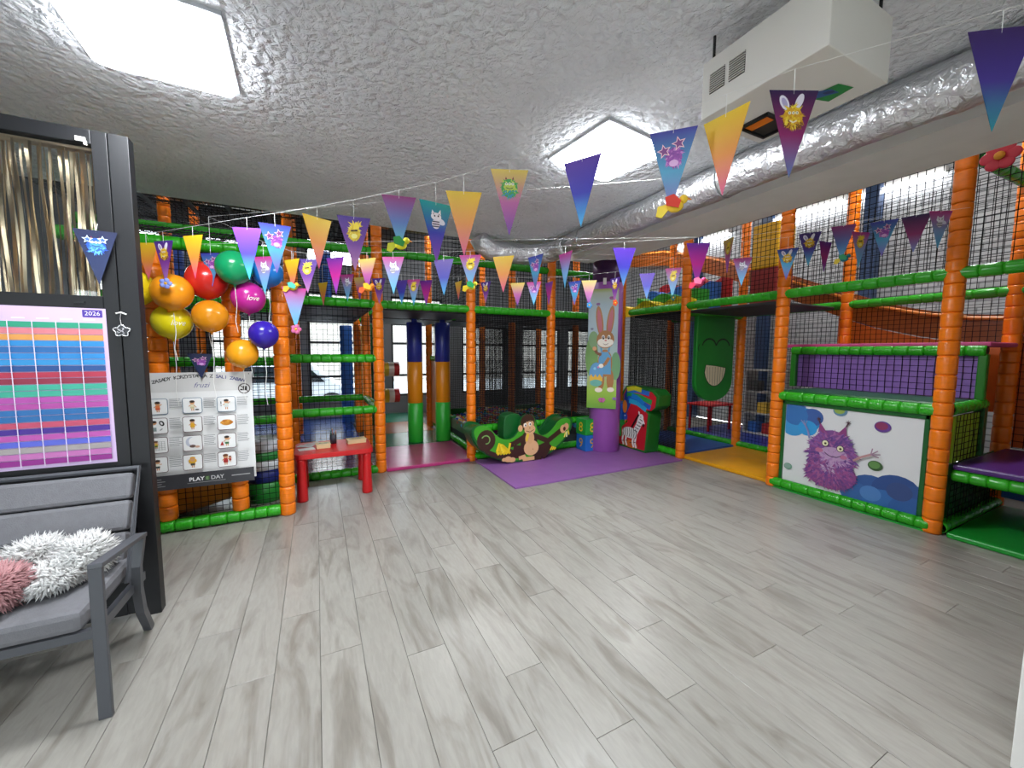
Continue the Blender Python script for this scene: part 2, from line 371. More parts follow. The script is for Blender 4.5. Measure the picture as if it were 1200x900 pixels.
# ------------------------------------------------------------------ lamps of the room, seen and added
def rrect(x0, x1, y0, y1, r, n=5):
    pts = []
    for cx, cy, a in ((x1 - r, y0 + r, -PI / 2), (x1 - r, y1 - r, 0), (x0 + r, y1 - r, PI / 2), (x0 + r, y0 + r, PI)):
        pts += [(cx + r * math.cos(a + PI / 2 * i / n), cy + r * math.sin(a + PI / 2 * i / n)) for i in range(n + 1)]
    return pts
M_LED = mat('led_diffuser', 'ffffff', 0.5, emit='f4f8ff', estr=10.0)
def ceiling_panel(x, y, rz, label, w=0.59, k=1.0):
    t = thing('ceiling_light', label, 'light', (x, y, CZ - 0.03), rz, 'square ceiling light panels'); M = T(x, y, CZ - 0.03, rz); h = w / 2
    fr = MB()
    fr.box(-h, h, -h, h, 0.012, 0.03)
    obj('mounting_plate', fr, mat('plate_grey', 'b8bcc0', .5), t, M)
    obj('diffuser', MB().prism(rrect(-h + .02, h - .02, -h + .02, h - .02, .05), lambda u, v, d: (u, v, d), -.02, .012), M_LED, t, M)
    ld = bpy.data.lights.new('panel_lamp', 'AREA'); ld.shape = 'SQUARE'; ld.size = w - 0.07; ld.energy = PANEL_W * k; ld.color = (0.92, 0.965, 1.0)
    link(bpy.data.objects.new('panel_lamp', ld), t, M @ Matrix.Translation((0, 0, -0.022)))
ceiling_panel(-0.61, 2.39, 0.03, 'square white ceiling light panel above the glazed black partition')
ceiling_panel(1.87, 2.28, 0.12, 'square white ceiling light panel with flags hanging before it near the duct', k=1.4)
ceiling_panel(-0.61, -0.7, 0, 'added square white ceiling light panel, unseen, behind the bench end of the room')  # out of view, added to brighten the room
M_TUBE = mat('strip_diffuser', 'ffffff', 0.5, emit='f6f9ff', estr=5.0)
def strip(y0, y1, label):
    x, z = 7.9, 4.03; t = thing('strip_light', label, 'light', (x, (y0 + y1) / 2, z), 0, 'strip lights on the brick wall')
    obj('housing', MB().box(x - 0.02, 8.0, y0, y1, z + 0.0, z + 0.08), M_WHITE, t)
    obj('diffuser', MB().box(x - 0.06, x + 0.06, y0 + 0.01, y1 - 0.01, z - 0.05, z), M_TUBE, t, bevel=0.015)
    ld = bpy.data.lights.new('strip_lamp', 'AREA'); ld.shape = 'RECTANGLE'; ld.size = 0.1; ld.size_y = y1 - y0; ld.energy = STRIP_W * .03; ld.color = (0.97, 0.98, 1)
    link(bpy.data.objects.new('strip_lamp', ld), t, Matrix.Translation((x, (y0 + y1) / 2, z - 0.055)) @ Matrix.Rotation(0, 4, 'Y'))
strip(3.55, 4.9, 'long white strip light high on the brick wall, left of the orange post')
strip(2.4, 3.4, 'white strip light high on the brick wall beside the blue steel column')
def added_hall_strip(x, y, label):  # unseen strips added to brighten the tall hall
    t = thing('strip_light', label, 'light', (x, y, 4.6), 0, 'added strip lights under the hall ceiling')
    obj('housing', MB().box(x - .7, x + .7, y - .05, y + .05, 4.62, 4.7), M_WHITE, t); obj('diffuser', MB().box(x - .69, x + .69, y - .06, y + .06, 4.57, 4.62), M_TUBE, t, bevel=.015)
    ld = bpy.data.lights.new('strip_lamp', 'AREA'); ld.shape = 'RECTANGLE'; ld.size = 1.36; ld.size_y = .1; ld.energy = STRIP_W; ld.color = (0.97, 0.98, 1)
    link(bpy.data.objects.new('strip_lamp', ld), t, Matrix.Translation((x, y, 4.565)))
added_hall_strip(-1.5, 6.2, 'added unseen hall strip light above the net roof at the left'); added_hall_strip(2.6, 7.0, 'added unseen hall strip light above the ball pit'); added_hall_strip(5.6, 6.0, 'added unseen hall strip light above the rainbow slide'); added_hall_strip(5.6, 1.8, 'added unseen hall strip light above the right tower')
strip(5.6, 7.0, 'white strip light farthest along the brick wall above the slide')

# ------------------------------------------------------------------ air unit and foil duct
def vgrille(t, M, w, h, n):
    g = obj('grille', MB().box(0, w, -0.002, 0.0, 0, h), mat('grille_dark', '1a1a1a', 0.6), t, M)
    for i in range(n):
        z = h * (i + 0.5) / n; obj('slat', MB().box(0, w, -0.007, -0.002, z - h / n * 0.14, z + h / n * 0.14), M_WHITE, g, M)
ac = thing('air_unit', 'white boxed air unit hanging under the ceiling beside the foil duct', 'air unit', (1.8, 1.03, 2.55))
M_AC = mat('white_sheet_metal', 'e4e2da', 0.45)
obj('casing', MB().box(1.6, 2.03, 0.8, 1.3, 2.55, 2.79), M_AC, ac, bevel=0.004)
for y0 in (1.26, 1.17):      # two small grilles on the long side
    MG = Matrix(((0, 1, 0, 1.6), (-1, 0, 0, y0), (0, 0, 1, 2.64), (0, 0, 0, 1)))
    vgrille(ac, MG, 0.07, 0.085, 9)
hat = MB()
for a in ((1.8, 1.98, 1.12, 1.13), (1.8, 1.98, 1.24, 1.25), (1.8, 1.81, 1.13, 1.24), (1.97, 1.98, 1.13, 1.24)): hat.box(*a, 2.535, 2.55)
obj('outlet_frame', hat, M_BLACK, ac)
obj('outlet_recess', MB().box(1.81, 1.97, 1.13, 1.24, 2.546, 2.549), mat('outlet_dark', '2b2622', 0.6), ac)
obj('outlet_flap', MB().box(1.82, 1.87, 1.135, 1.235, 2.540, 2.5455), M_OR, ac)
for x, y in ((1.63, 0.83), (1.63, 1.27), (2.0, 0.83), (2.0, 1.27)): obj('hanger_rod', MB().bar((x, y, 2.79), (x, y, CZ), 0.006), M_STRAP, ac)
bf = PR(); R_ = random.Random(4)
bf.poly([(-.11, .03), (-.05, .06), (0, .02), (.06, .07), (.13, .03), (.08, -.05), (.02, -.02), (-.04, -.06), (-.1, -.03)], '1e8a3c')
bf.poly([(-.07, .02), (-.02, .035), (.05, .04), (.09, .01), (.03, -.01), (-.05, -.03)], '2a5a9a')
bf.ell(.05, .02, .02, .01, '20356a').ell(-.04, .005, .02, .01, '6fc04a').ell(0, .01, .012, .03, '3a7a3a', 0.4)
bf.build('sticker', ac, frame((1.86, 0.98, 2.549), (0.75, -0.66, 0), (-0.66, -0.75, 0)), M_PRINT)

def foil_mat():
    m = mat('crinkled_foil', 'e2e3e6', 0.3, metal=0.9); nt = m.node_tree; N = nt.nodes; Lk = nt.links
    tc = N.new('ShaderNodeTexCoord'); n1 = N.new('ShaderNodeTexVoronoi'); n1.inputs['Scale'].default_value = 16; n1.feature = 'SMOOTH_F1'
    n2 = N.new('ShaderNodeTexNoise'); n2.inputs['Scale'].default_value = 22; n2.inputs['Detail'].default_value = 4; n2.inputs['Distortion'].default_value = 1.5
    Lk.new(tc.outputs['Object'], n1.inputs['Vector']); Lk.new(tc.outputs['Object'], n2.inputs['Vector'])
    a = N.new('ShaderNodeMath'); Lk.new(n1.outputs['Distance'], a.inputs[0]); Lk.new(n2.outputs['Fac'], a.inputs[1])
    bp = N.new('ShaderNodeBump'); bp.inputs['Strength'].default_value = 0.55; bp.inputs['Distance'].default_value = 0.03
    Lk.new(a.outputs[0], bp.inputs['Height']); Lk.new(bp.outputs['Normal'], N['Principled BSDF'].inputs['Normal'])
    return m
M_FOIL = foil_mat()
duct = thing('foil_duct', 'silver foil ventilation duct running under the ceiling along the beam', 'duct', (2.82, 1.5, 2.5))
def sag(pts, r, n=22):
    m = MB(); m.tube(pts, r, n); R = random.Random(3)
    m.v = [(x + R.uniform(-.006, .006), y + R.uniform(-.01, .01), z + R.uniform(-.006, .006)) for x, y, z in m.v]
    return m
obj('straight_run', sag([(2.75, -2.5 + 0.1 * i, 2.772 + 0.004 * math.sin(i * 0.9)) for i in range(66)], 0.122), M_FOIL, duct, smooth=True)
el = [(2.75, 4.0, 2.77), (2.74, 4.16, 2.765), (2.69, 4.3, 2.75), (2.6, 4.4, 2.74), (2.47, 4.47, 2.73), (2.34, 4.5, 2.73), (2.2, 4.51, 2.73), (2.05, 4.52, 2.73), (1.93, 4.53, 2.75), (1.85, 4.54, 2.8), (1.81, 4.55, 2.88)]
obj('elbow', sag(el, [.12] * 11), M_FOIL, duct, smooth=True)
for y in (0.1, 2.0, 3.7): obj('hanger_band', MB().tube([(2.75 + 0.125 * math.cos(a), y, 2.772 + 0.125 * math.sin(a)) for a in [PI * 2 * i / 20 for i in range(20)]], 0.006, 4, closed=True), mat('zinc', 'b0b2b4', 0.4, metal=0.8), duct)

# ------------------------------------------------------------------ black glazed partition, foil curtain, schedule
PX1 = -0.838
pt = thing('glazed_partition', 'black framed partition with a glass pane on top, behind the grey bench', 'partition', (-1.5, 2.84, 0))
obj('end_post', MB().box(-0.918, PX1, 2.8, 2.87, 0, 2.6), M_BLACK, pt, bevel=0.003)
obj('stile', MB().box(-0.982, -0.921, 2.8, 2.86, 0.03, 2.6), M_BLACK, pt, bevel=0.003)
obj('stile', MB().box(-2.35, -2.28, 2.8, 2.86, 0.03, 2.6), M_BLACK, pt, bevel=0.003)
obj('top_rail', MB().box(-2.28, -0.982, 2.8, 2.86, 2.53, 2.6), M_BLACK, pt, bevel=0.003)
obj('middle_rail', MB().box(-2.28, -0.982, 2.8, 2.86, 1.71, 1.775), M_BLACK, pt, bevel=0.003)
obj('lower_panel', MB().box(-2.28, -0.982, 2.806, 2.83, 0.1, 1.71), M_BLACK, pt)
obj('bottom_rail', MB().box(-2.28, -0.982, 2.8, 2.86, 0.03, 0.1), M_BLACK, pt)
obj('glass_pane', MB().box(-2.28, -0.982, 2.826, 2.832, 1.775, 2.53), M_GLASS, pt)
obj('latch', MB().box(-1.09, -1.05, 2.792, 2.8, 1.735, 1.745), mat('latch_black', '08090a', 0.3), pt)
obj('clip', MB().box(-1.035, -1.0, 2.79, 2.8, 2.535, 2.555).box(-1.005, -0.995, 2.79, 2.8, 2.52, 2.54), M_WHITE, pt)
M_TIN = mat('gold_foil', 'e2caa8', 0.3, metal=0.95)
tn = MB(); R_ = random.Random(11)
x = -2.26
while x < -0.99:
    w = R_.uniform(0.003, 0.008); a = R_.uniform(-0.9, 0.9); ph = R_.uniform(0, 6); k = 8; vs_ = []; y0 = R_.uniform(2.885, 2.93)
    for i in range(k + 1):
        z = 2.53 - (2.53 - 1.62) * i / k; tw = a + 0.35 * math.sin(ph + i * 0.8); dx = 0.005 * math.sin(ph + i)
        vs_ += [(x + dx - w * math.cos(tw), y0 - w * math.sin(tw), z), (x + dx + w * math.cos(tw), y0 + w * math.sin(tw), z)]
    tn.add(vs_, [(2 * i, 2 * i + 1, 2 * i + 3, 2 * i + 2) for i in range(k)]); x += R_.uniform(0.006, 0.014)
tn.box(-2.27, -0.985, 2.9, 2.904, 2.515, 2.545)
tag(obj('tinsel_curtain', tn, M_TIN, smooth=True, fix=False), 'curtain of gold foil tinsel strips hanging behind the glass pane', 'curtain', kind='stuff')

sp = PR(); W_, H_ = 1.12, 0.81     # local origin = top right corner of the sheet
sp.rect(-W_, -H_, 0, 0, 'd9bfe6')
sp.rbox(-0.088, -0.046, -0.012, -0.008, 0.004, '4a2e9c').text('2026', -0.05, -0.036, 0.021, 'f4f0ff')
rows = ['2a9e7c', 'd97d86', 'dd9a4c', '2589cc', '2068ab', '2286cb', '2a8fce', '1d4a8c', 'b02c48', '8f2540', '38aa92', '38a890', 'b04aa4', 'b0469e', '2068a8', '1f66a4', 'c04a68', '43218c', 'b850a8', '5862cc', 'a29a9a', 'be6cae', '8f2286']
y = -0.075; rh = 0.0312
for i, c in enumerate(rows):
    sp.rect(-W_ + 0.02, y - rh + 0.0035, -0.014, y, c); y -= rh
for k in range(13): sp.rect(-0.0175 - 0.083 * (k + 1), -0.797, -0.0140 - 0.083 * (k + 1), -0.07, 'e9dcf2')
for k in range(12): sp.rect(-0.08 - 0.083 * k, -0.062, -0.035 - 0.083 * k, -0.056, 'f2e6fa')
pst = thing('schedule_poster', 'lilac 2026 schedule sheet with rows of coloured bars on the partition', 'poster', (-0.975, 2.797, 1.71))
obj('sheet', MB().box(-0.975 - W_, -0.975, 2.796, 2.7995, 1.71 - H_, 1.71), mat('paper_lilac', 'd9bfe6', 0.6), pst)
sp.build('schedule_print', pst, frame((-0.975, 2.7955, 1.71), (1, 0, 0), (0, 0, 1)))

ch = thing('hanging_charm', 'small silver flower shaped charm hanging from a hook on the black end post', 'charm', (-0.915, 2.79, 1.6))
ft = [(-0.915 + (0.03 + 0.005 * math.cos(5 * a)) * math.cos(a + PI / 2), 2.79, 1.598 + (0.026 + 0.005 * math.cos(5 * a)) * math.sin(a + PI / 2)) for a in [2 * PI * i / 40 for i in range(40)]]
obj('rim', MB().tube(ft, 0.0035, 6, closed=True), mat('silver', 'd8d8d8', 0.25, metal=0.7), ch, smooth=True)
obj('plate', MB().prism([(p[0], p[2]) for p in ft], lambda u, v, d: (u, d, v), 2.788, 2.792), mat('charm_dark', '2a2a2e', 0.4), ch)
cp = PR()
for i in range(14): cp.rect(*(lambda a, b: (a, b, a + 0.006, b + 0.003))(R_.uniform(-.02, .014), R_.uniform(-.014, .012)), 'c8c8cc')
cp.build('lettering', ch, frame((-0.915, 2.7875, 1.598), (1, 0, 0), (0, 0, 1)))
obj('chain', MB().tube([(-0.915, 2.79, 1.63), (-0.918, 2.79, 1.66), (-0.914, 2.79, 1.69)], 0.002, 6), mat('silver'), ch)
obj('hook', MB().tube([(-0.935, 2.795, 1.688), (-0.914, 2.792, 1.695), (-0.893, 2.795, 1.685)], 0.004, 6), M_WHITE, ch)

# ------------------------------------------------------------------ grey metal bench with shaggy cushions
bn = thing('garden_bench', 'grey metal framed bench with padded grey fabric seat before the partition', 'bench', (-1.4, 2.4, 0))
M_BM = mat('anthracite_metal', '4b4d52', 0.45); M_BF = mat('grey_bench_fabric', '6c6c70', 0.85, var=0.06, vscale=40, bump=0.15, bscale=200)
for x, s in ((-0.815, 1), (-2.05, -1)):
    obj('leg', MB().beam((x, 2.07, 0), (x - s * 0.005, 2.095, 0.64), 0.043, 0.022, (0, 1, 0)), M_BM, bn, bevel=0.003)
    obj('armrest', MB().beam((x, 2.075, 0.64), (x, 2.53, 0.575), 0.047, 0.02), M_BM, bn, bevel=0.003)
    lg = MB(); P_ = [(x, 2.52, 0.57), (x - s * .005, 2.47, 0.44), (x - s * 0.01, 2.475, 0.32), (x - s * .02, 2.53, 0.18), (x - s * .04, 2.67, 0)]
    lg.tube(P_, 0.024, 4); obj('leg', lg, M_BM, bn)
    obj('side_rail', MB().beam((x - s * 0.03, 2.1, 0.35), (x - s * 0.03, 2.6, 0.33), 0.025, 0.04), M_BM, bn)
obj('seat_rail', MB().beam((-2.02, 2.12, 0.345), (-0.855, 2.12, 0.345), 0.03, 0.035).beam((-2.02, 2.6, 0.335), (-0.855, 2.6, 0.335), 0.03, 0.035), M_BM, bn)
obj('seat_cushion', MB().box(-2.0, -0.875, 2.1, 2.6, 0.365, 0.455), M_BF, bn, bevel=0.025)
def backpad(z0, z1):
    f = lambda z: 2.53 + (z - 0.42) * 0.42
    return MB().prism([(f(z0), z0), (f(z0) + 0.06, z0 - 0.02), (f(z1) + 0.06, z1 - 0.02), (f(z1), z1)], lambda u, v, d: (d, u, v), -2.0, -0.89)
for z0, z1 in ((0.44, 0.58), (0.585, 0.725), (0.73, 0.855)): obj('back_pad', backpad(z0, z1), M_BF, bn, bevel=0.018)
obj('back_frame', MB().tube([(-0.87, 2.5, 0.35), (-0.87, 2.74, 0.87), (-2.02, 2.74, 0.87), (-2.02, 2.5, 0.35)], 0.014, 6), M_BM, bn)
def shaggy(name, label, blobs, hexc, hexd, seed, n=2600, L=0.05):
    c = blobs[0][0]; t = thing(name, label, 'cushion', (c[0], c[1], 0.46))
    core = MB()
    for p, r in blobs: core.ball(p, 1.0, 16, 10, r)
    obj('core', core, mat(name + '_core_' + hexc, hexd, 0.9), t, smooth=True)
    R = random.Random(seed); m = MB(); cs = []
    for i in range(n):
        p, r = R.choice(blobs); d = Vector((R.gauss(0, 1), R.gauss(0, 1), R.gauss(0, 1))).normalized()
        q = Vector((p[0] + d.x * r[0] * .97, p[1] + d.y * r[1] * .97, p[2] + d.z * r[2] * .97))
        dd = (d + Vector((R.uniform(-.6, .6), R.uniform(-.6, .6), R.uniform(-.9, .3)))).normalized(); a = dd.orthogonal().normalized(); b = dd.cross(a); l = L * R.uniform(.6, 1.2); w = .007
        e = q + dd * l
        if e.z < 0.462: e.z = 0.462
        m.add([q + a * w, q - a * .5 * w + b * w, q - a * .5 * w - b * w, e], [(0, 1, 3), (1, 2, 3), (2, 0, 3)])
    tag(obj('pile', m, mat(name + '_pile_' + hexc, hexc, 0.9, var=0.12, vscale=14), t, smooth=True), kind='stuff')
shaggy('shaggy_cushion', 'white and grey shaggy two humped cushion on the bench seat', [((-0.99, 2.44, 0.55), (0.09, 0.11, 0.085)), ((-1.17, 2.5, 0.55), (0.1, 0.1, 0.08)), ((-1.06, 2.38, 0.52), (0.1, 0.14, 0.05))], 'd6d5d3', '9c9a98', 5, 4200, 0.042)
shaggy('shaggy_cushion', 'dusty pink shaggy cushion at the left end of the bench', [((-1.21, 2.26, 0.54), (0.115, 0.11, 0.08))], 'b98a8c', '8c6063', 6, 1500, 0.045)

# ------------------------------------------------------------------ rules board of the play room
BX0, BX1, BZ0, BZ1, BY = -1.2, -0.495, 0.415, 1.32, 3.955
rb = thing('rules_board', 'white play room rules board with twelve pictograms hanging on the climbing cage', 'sign', ((BX0 + BX1) / 2, BY, BZ0))
obj('board', MB().box(BX0, BX1, BY, BY + 0.008, BZ0, BZ1), mat('board_white', 'e9e9e8', 0.5), rb)
W_, H_ = BX1 - BX0, BZ1 - BZ0; p = PR()
Q = lambda u, v: (u * W_, -v * H_)
p.rect(0, -H_ * 0.17, W_, 0, 'd6d5d3')
ttl = 'ZASADY KORZYSTANIA Z SALI ZABAW'; 
for i, chh in enumerate(ttl):
    f = (i - (len(ttl) - 1) / 2) / (len(ttl) / 2)
    if chh != ' ': p.text(chh, W_ * (0.5 + 0.42 * f), -H_ * (0.045 + 0.05 * f * f), 0.026, '2a2a2c' if i < 21 else '4a4a86', rot=-0.14 * f); p.z -= 0.0005
p.z += 0.0006
p.text('fruzi', W_ * 0.51, -H_ * 0.135, 0.04, '6a6a94', 0.35)
cx, cy = W_ * 0.92, -H_ * 0.155
p.ring(cx, cy, 0.04, 0.007, '3a2a2a').rect(cx - 0.008, cy - 0.016, cx + 0.02, cy + 0.02, '2c2626').rect(cx - 0.028, cy - 0.016, cx - 0.01, cy - 0.004, '2c2626').line([(cx - 0.03, cy + 0.028), (cx + 0.03, cy - 0.028)], 0.006, '3a2a2a')
skin, hair = 'd9a070', '2d2320'
def kid(cx, cy, s, top, bot, hairc=hair, arm=0):
    p.rect(cx - .006 * s, cy - .03 * s, cx - .001 * s, cy - .012 * s, skin).rect(cx + .002 * s, cy - .03 * s, cx + .007 * s, cy - .012 * s, skin)
    p.poly([(cx - .011 * s, cy - .014 * s), (cx + .011 * s, cy - .014 * s), (cx + .008 * s, cy + .008 * s), (cx - .008 * s, cy + .008 * s)], top).rect(cx - .009 * s, cy - .018 * s, cx + .009 * s, cy - .007 * s, bot)
    p.ell(cx, cy + .017 * s, .011 * s, .011 * s, skin).ell(cx, cy + .023 * s, .012 * s, .007 * s, hairc)
    p.line([(cx + .007 * s, cy + .004 * s), (cx + .018 * s, cy + (.004 + arm) * s)], .004 * s, skin).line([(cx - .007 * s, cy + .004 * s), (cx - .016 * s, cy - .004 * s)], .004 * s, skin)
for r in range(4):
    for c in range(3):
        u0, u1 = (0.03, 0.2) if c == 0 else ((0.335, 0.51) if c == 1 else (0.655, 0.83))
        v0 = 0.225 + 0.163 * r; v1 = v0 + 0.135
        x0, y1 = Q(u0, v0); x1, y0 = Q(u1, v1); mx, my = (x0 + x1) / 2, (y0 + y1) / 2
        p.rbox(x0, y0, x1, y1, 0.014, '3f6a86' if r == 0 else '5a3036', 0.004).rbox(x0 + .003, y0 + .003, x1 - .003, y1 - .003, 0.012, 'f4f4f3')
        k = r * 3 + c
        if k == 3:
            p.ell(mx - .025, my + .025, .02, .016, skin).ell(mx - .025, my + .033, .02, .01, hair).ell(mx + .025, my + .02, .015, .022, '222224', 0.4).ell(mx + .024, my + .02, .007, .012, 'f0f0f0', 0.4).rect(mx - .043, my - .04, mx - .008, my - .01, '8a9a98').ell(mx + .02, my - .028, .012, .005, 'b0b0b0', 0.7)
        elif k == 5:
            p.ell(mx, my, .04, .024, 'd08a2a')
            for i in range(5): p.ell(mx - .03 + .015 * i, my + .012 * (i % 2), .014, .011, ['e0a040', 'c4761e', 'd9922c'][i % 3])
        elif k == 7:
            p.ell(mx - .008, my + .01, .035, .04, 'c6cbd8').ell(mx + .006, my + .014, .03, .034, 'f4f4f3').ell(mx, my - .024, .02, .012, '6a5048').ell(mx + .03, my - .03, .016, .009, 'd9b09a')
        elif k == 6:
            for i in range(5): p.line([(mx - .03 + .018 * i, my - .04), (mx - .03 + .018 * i, my + .03)], .002, '9a9a9a').line([(mx - .035, my - .035 + .016 * i), (mx + .045, my - .035 + .016 * i)], .002, '9a9a9a')
            kid(mx - .008, my + .008, 1.0, 'e8c23a', '4a6a2a', '5a3a24')
        elif k == 10: kid(mx, my, 1.45, 'e9a91e', '555555', 'dfa31c'); p.ell(mx, my + .012, .026, .02, 'e8b030').ell(mx, my + .02, .016, .014, skin)
        elif k == 11: kid(mx - .01, my, 1.5, 'b02a2a', 'a02424', '6a3a1e'); kid(mx + .02, my + .004, .8, 'c04040', '902a2a', '6a3a1e')
        else:
            kid(mx, my, 1.4, ['e8824a', 'e6e2c8', 'dfe8e0', '0', 'f0b52a', '0', '0', '0', 'e8e4d8', 'f0ece0'][k], ['d85a3a', 'd9c9a0', 'e0e0dc', '0', 'f0b52a', '0', '0', '0', '3a7a4a', '3a4a48'][k], arm=[.01, -.015, .012, 0, -.012, 0, 0, 0, .014, 0][k])
            if k == 2: p.text('!', mx - .035, my - .014, 0.04, '2a2a2a')
            if k == 8: p.poly([(mx - .045, my - .035), (mx - .02, my - .035), (mx - .032, my)], 'b02a2a')
            if k == 1: p.ell(mx + .03, my - .033, .014, .005, '2a2a2a')
        tx = Q(u1 + 0.018, 0)[0]
        for i in range(7 if k % 2 else 6): p.rect(tx, y1 - .008 - .0125 * i, tx + W_ * 0.115 * (0.75 + 0.25 * R_.random()), y1 - .0035 - .0125 * i, '8e8e90')
p.rect(0, -H_, W_, -H_ * 0.872, '3a3a3e')
p.text('PLAY', W_ * 0.455, -H_ * 0.945, 0.03, 'f4f4f4').text('DAY', W_ * 0.645, -H_ * 0.945, 0.03, 'c8c8c8')
bx = W_ * 0.552; p.rect(bx - .013, -H_ * 0.946, bx + .013, -H_ * 0.912, '4a6a3a').text('E', bx, -H_ * 0.942, 0.022, '8fb07a').rect(W_ * .37, -H_ * .963, W_ * .72, -H_ * .959, 'a0a0a0').rect(W_ * .78, -H_ * .935, W_ * .96, -H_ * .926, 'a8a8a8')
for i in range(4): p.rect(W_ * .04, -H_ * (.905 + .02 * i), W_ * (.15 + .03 * (i % 2)), -H_ * (.9 + .02 * i), 'a0a0a0')
p.build('board_print', rb, frame((BX0, BY - 0.0005, BZ1), (1, 0, 0), (0, 0, 1)))
for x in (BX0 + 0.02, BX1 - 0.02): obj('cable_tie', MB().tube([(x, BY - .004, BZ1 - .02), (x, BY + 0.02, BZ1 + .01), (x, BY + .06, BZ1 + .015)], 0.003, 5), M_STRAP, rb)

# ------------------------------------------------------------------ balloons
def balloon(x, y, z, r, hexc, label, word=None, tail=0.35, rot=0.0):
    t = thing('balloon', label, 'balloon', (x, y, z - r * 1.2), 0, 'party balloons on the climbing cage'); M = Matrix.Translation((x, y, z)) @ Matrix.Rotation(rot, 4, 'Y')
    prof = [(r * 0.09, -1.2 * r), (r * 0.04, -1.13 * r), (r * .09, -1.08 * r)]
    for i in range(1, 15):
        a = -PI / 2 + PI * (i + 0.5) / 15.5; k = 1.0
        prof.append((r * math.cos(a) * k, r * (1.06 if a < 0 else 1.0) * math.sin(a)))
    prof.append((0.001, r))
    obj('skin', MB().lathe(prof, 24), mat('balloon_' + hexc, hexc, 0.22, spec=0.5), t, M, smooth=True)
    obj('ribbon', MB().tube([(x, y, z - 1.2 * r), (x + .008, y - .004, z - 1.2 * r - tail * .4), (x - .006, y, z - 1.2 * r - tail * .75), (x + .006, y + .003, z - 1.2 * r - tail)], 0.0022, 5), M_STRING, t)
    if word:
        v, f = text(word, 0.35); k = r * 0.42; pts = []; th0 = math.atan2(-y, -x)
        for a, b in v:
            th = th0 + 0.25 + a * k / r; ph = -0.25 + b * k / r
            pts.append((r * 1.012 * math.cos(th) * math.cos(ph), r * 1.012 * math.sin(th) * math.cos(ph), r * 1.07 * math.sin(ph) if ph < 0 else r * math.sin(ph)))
        obj('lettering', MB().add(pts, f), mat('white_ink', 'f2eee0', 0.6), t, M, fix=False)
BYY = 3.83
balloon(-1.17, BYY, 1.95, 0.125, 'e8cf1e', 'yellow balloon half hidden behind the black partition')
balloon(-0.932, 3.74, 1.925, 0.128, 'ee9418', 'orange balloon under the bee flag, upper left of the bunch', rot=0.2)
balloon(-0.975, 3.87, 1.717, 0.128, 'e6d51c', 'yellow balloon with white lettering above the rules board', 'love', 0.5)
balloon(-0.725, BYY - 0.02, 1.765, 0.12, 'f09a1c', 'orange balloon in the middle of the bunch below the red one', tail=0.5)
balloon(-0.745, BYY + 0.03, 2.045, 0.14, 'cf2a22', 'large red balloon behind the star glasses flag')
balloon(-0.545, 3.72, 2.136, 0.125, '14905a', 'green balloon at the top of the bunch')
balloon(-0.475, BYY, 1.925, 0.122, 'b8288c', 'magenta balloon with white lettering right of the orange mid balloon', 'love', 0.5)
balloon(-0.375, BYY - 0.06, 1.63, 0.108, '33209c', 'dark blue balloon at the right of the bunch before the orange post', tail=0.45)
balloon(-0.535, BYY + 0.02, 1.475, 0.112, 'f2a21e', 'lowest orange balloon touching the top edge of the rules board', tail=0.25)
balloon(-0.335, BYY + 0.02, 2.14, 0.115, '2274c4', 'light blue balloon between the green balloon and the orange post')

# ------------------------------------------------------------------ red children's table
M_RED = mat('red_plastic', 'c4181c', 0.38, var=0.04)
tb = thing('kids_table', 'red plastic children\'s table with thick round legs before the climbing frame', 'table', (0.14, 4.58, 0))
obj('table_top', MB().prism(rrect(-0.23, 0.51, 4.28, 4.87, 0.07), lambda u, v, d: (u, v, d), 0.43, 0.48), M_RED, tb, bevel=0.006)
for x, y in ((-0.165, 4.34), (0.445, 4.34), (-0.165, 4.81), (0.445, 4.81)):
    obj('leg', MB().lathe([(0.05, 0), (0.052, 0.02), (0.048, 0.15), (0.042, 0.33), (0.045, 0.4), (0.05, 0.432)], 16, (x, y, 0)), M_RED, tb, smooth=True)
cup = thing('pencil_cup', 'dark cup full of pencils on the red table', 'cup', (0.14, 4.7, 0.48))
obj('cup_wall', MB().lathe([(0.032, 0), (0.036, 0.1), (0.033, 0.1), (0.03, 0.006), (0.001, 0.006)], 16, (0.14, 4.7, 0.48)), mat('dark_cup', '2c2e3a', 0.5), cup, smooth=True)
for i, hx in enumerate(('8a3a2a', '3a3a60', 'c09a50', '4a2a30', '2c5a48', '70303a', 'b0b0a8')):
    a = i * 0.9; pn = MB().bar((0.14 + .012 * math.cos(a), 4.7 + .012 * math.sin(a), 0.49), (0.14 + .03 * math.cos(a), 4.7 + .03 * math.sin(a), 0.615 + 0.008 * (i % 3)), 0.004, 6)
    pn.bar((0.14 + .03 * math.cos(a), 4.7 + .03 * math.sin(a), 0.615 + 0.008 * (i % 3)), (0.14 + .032 * math.cos(a), 4.7 + .032 * math.sin(a), 0.63 + 0.008 * (i % 3)), 0.004, 6, 0.0006)
    tag(obj('pencil', pn, mat('pencil_' + hx, hx, 0.5)), 'pencil standing in the dark cup on the red table', 'pencil', 'pencils in the cup')
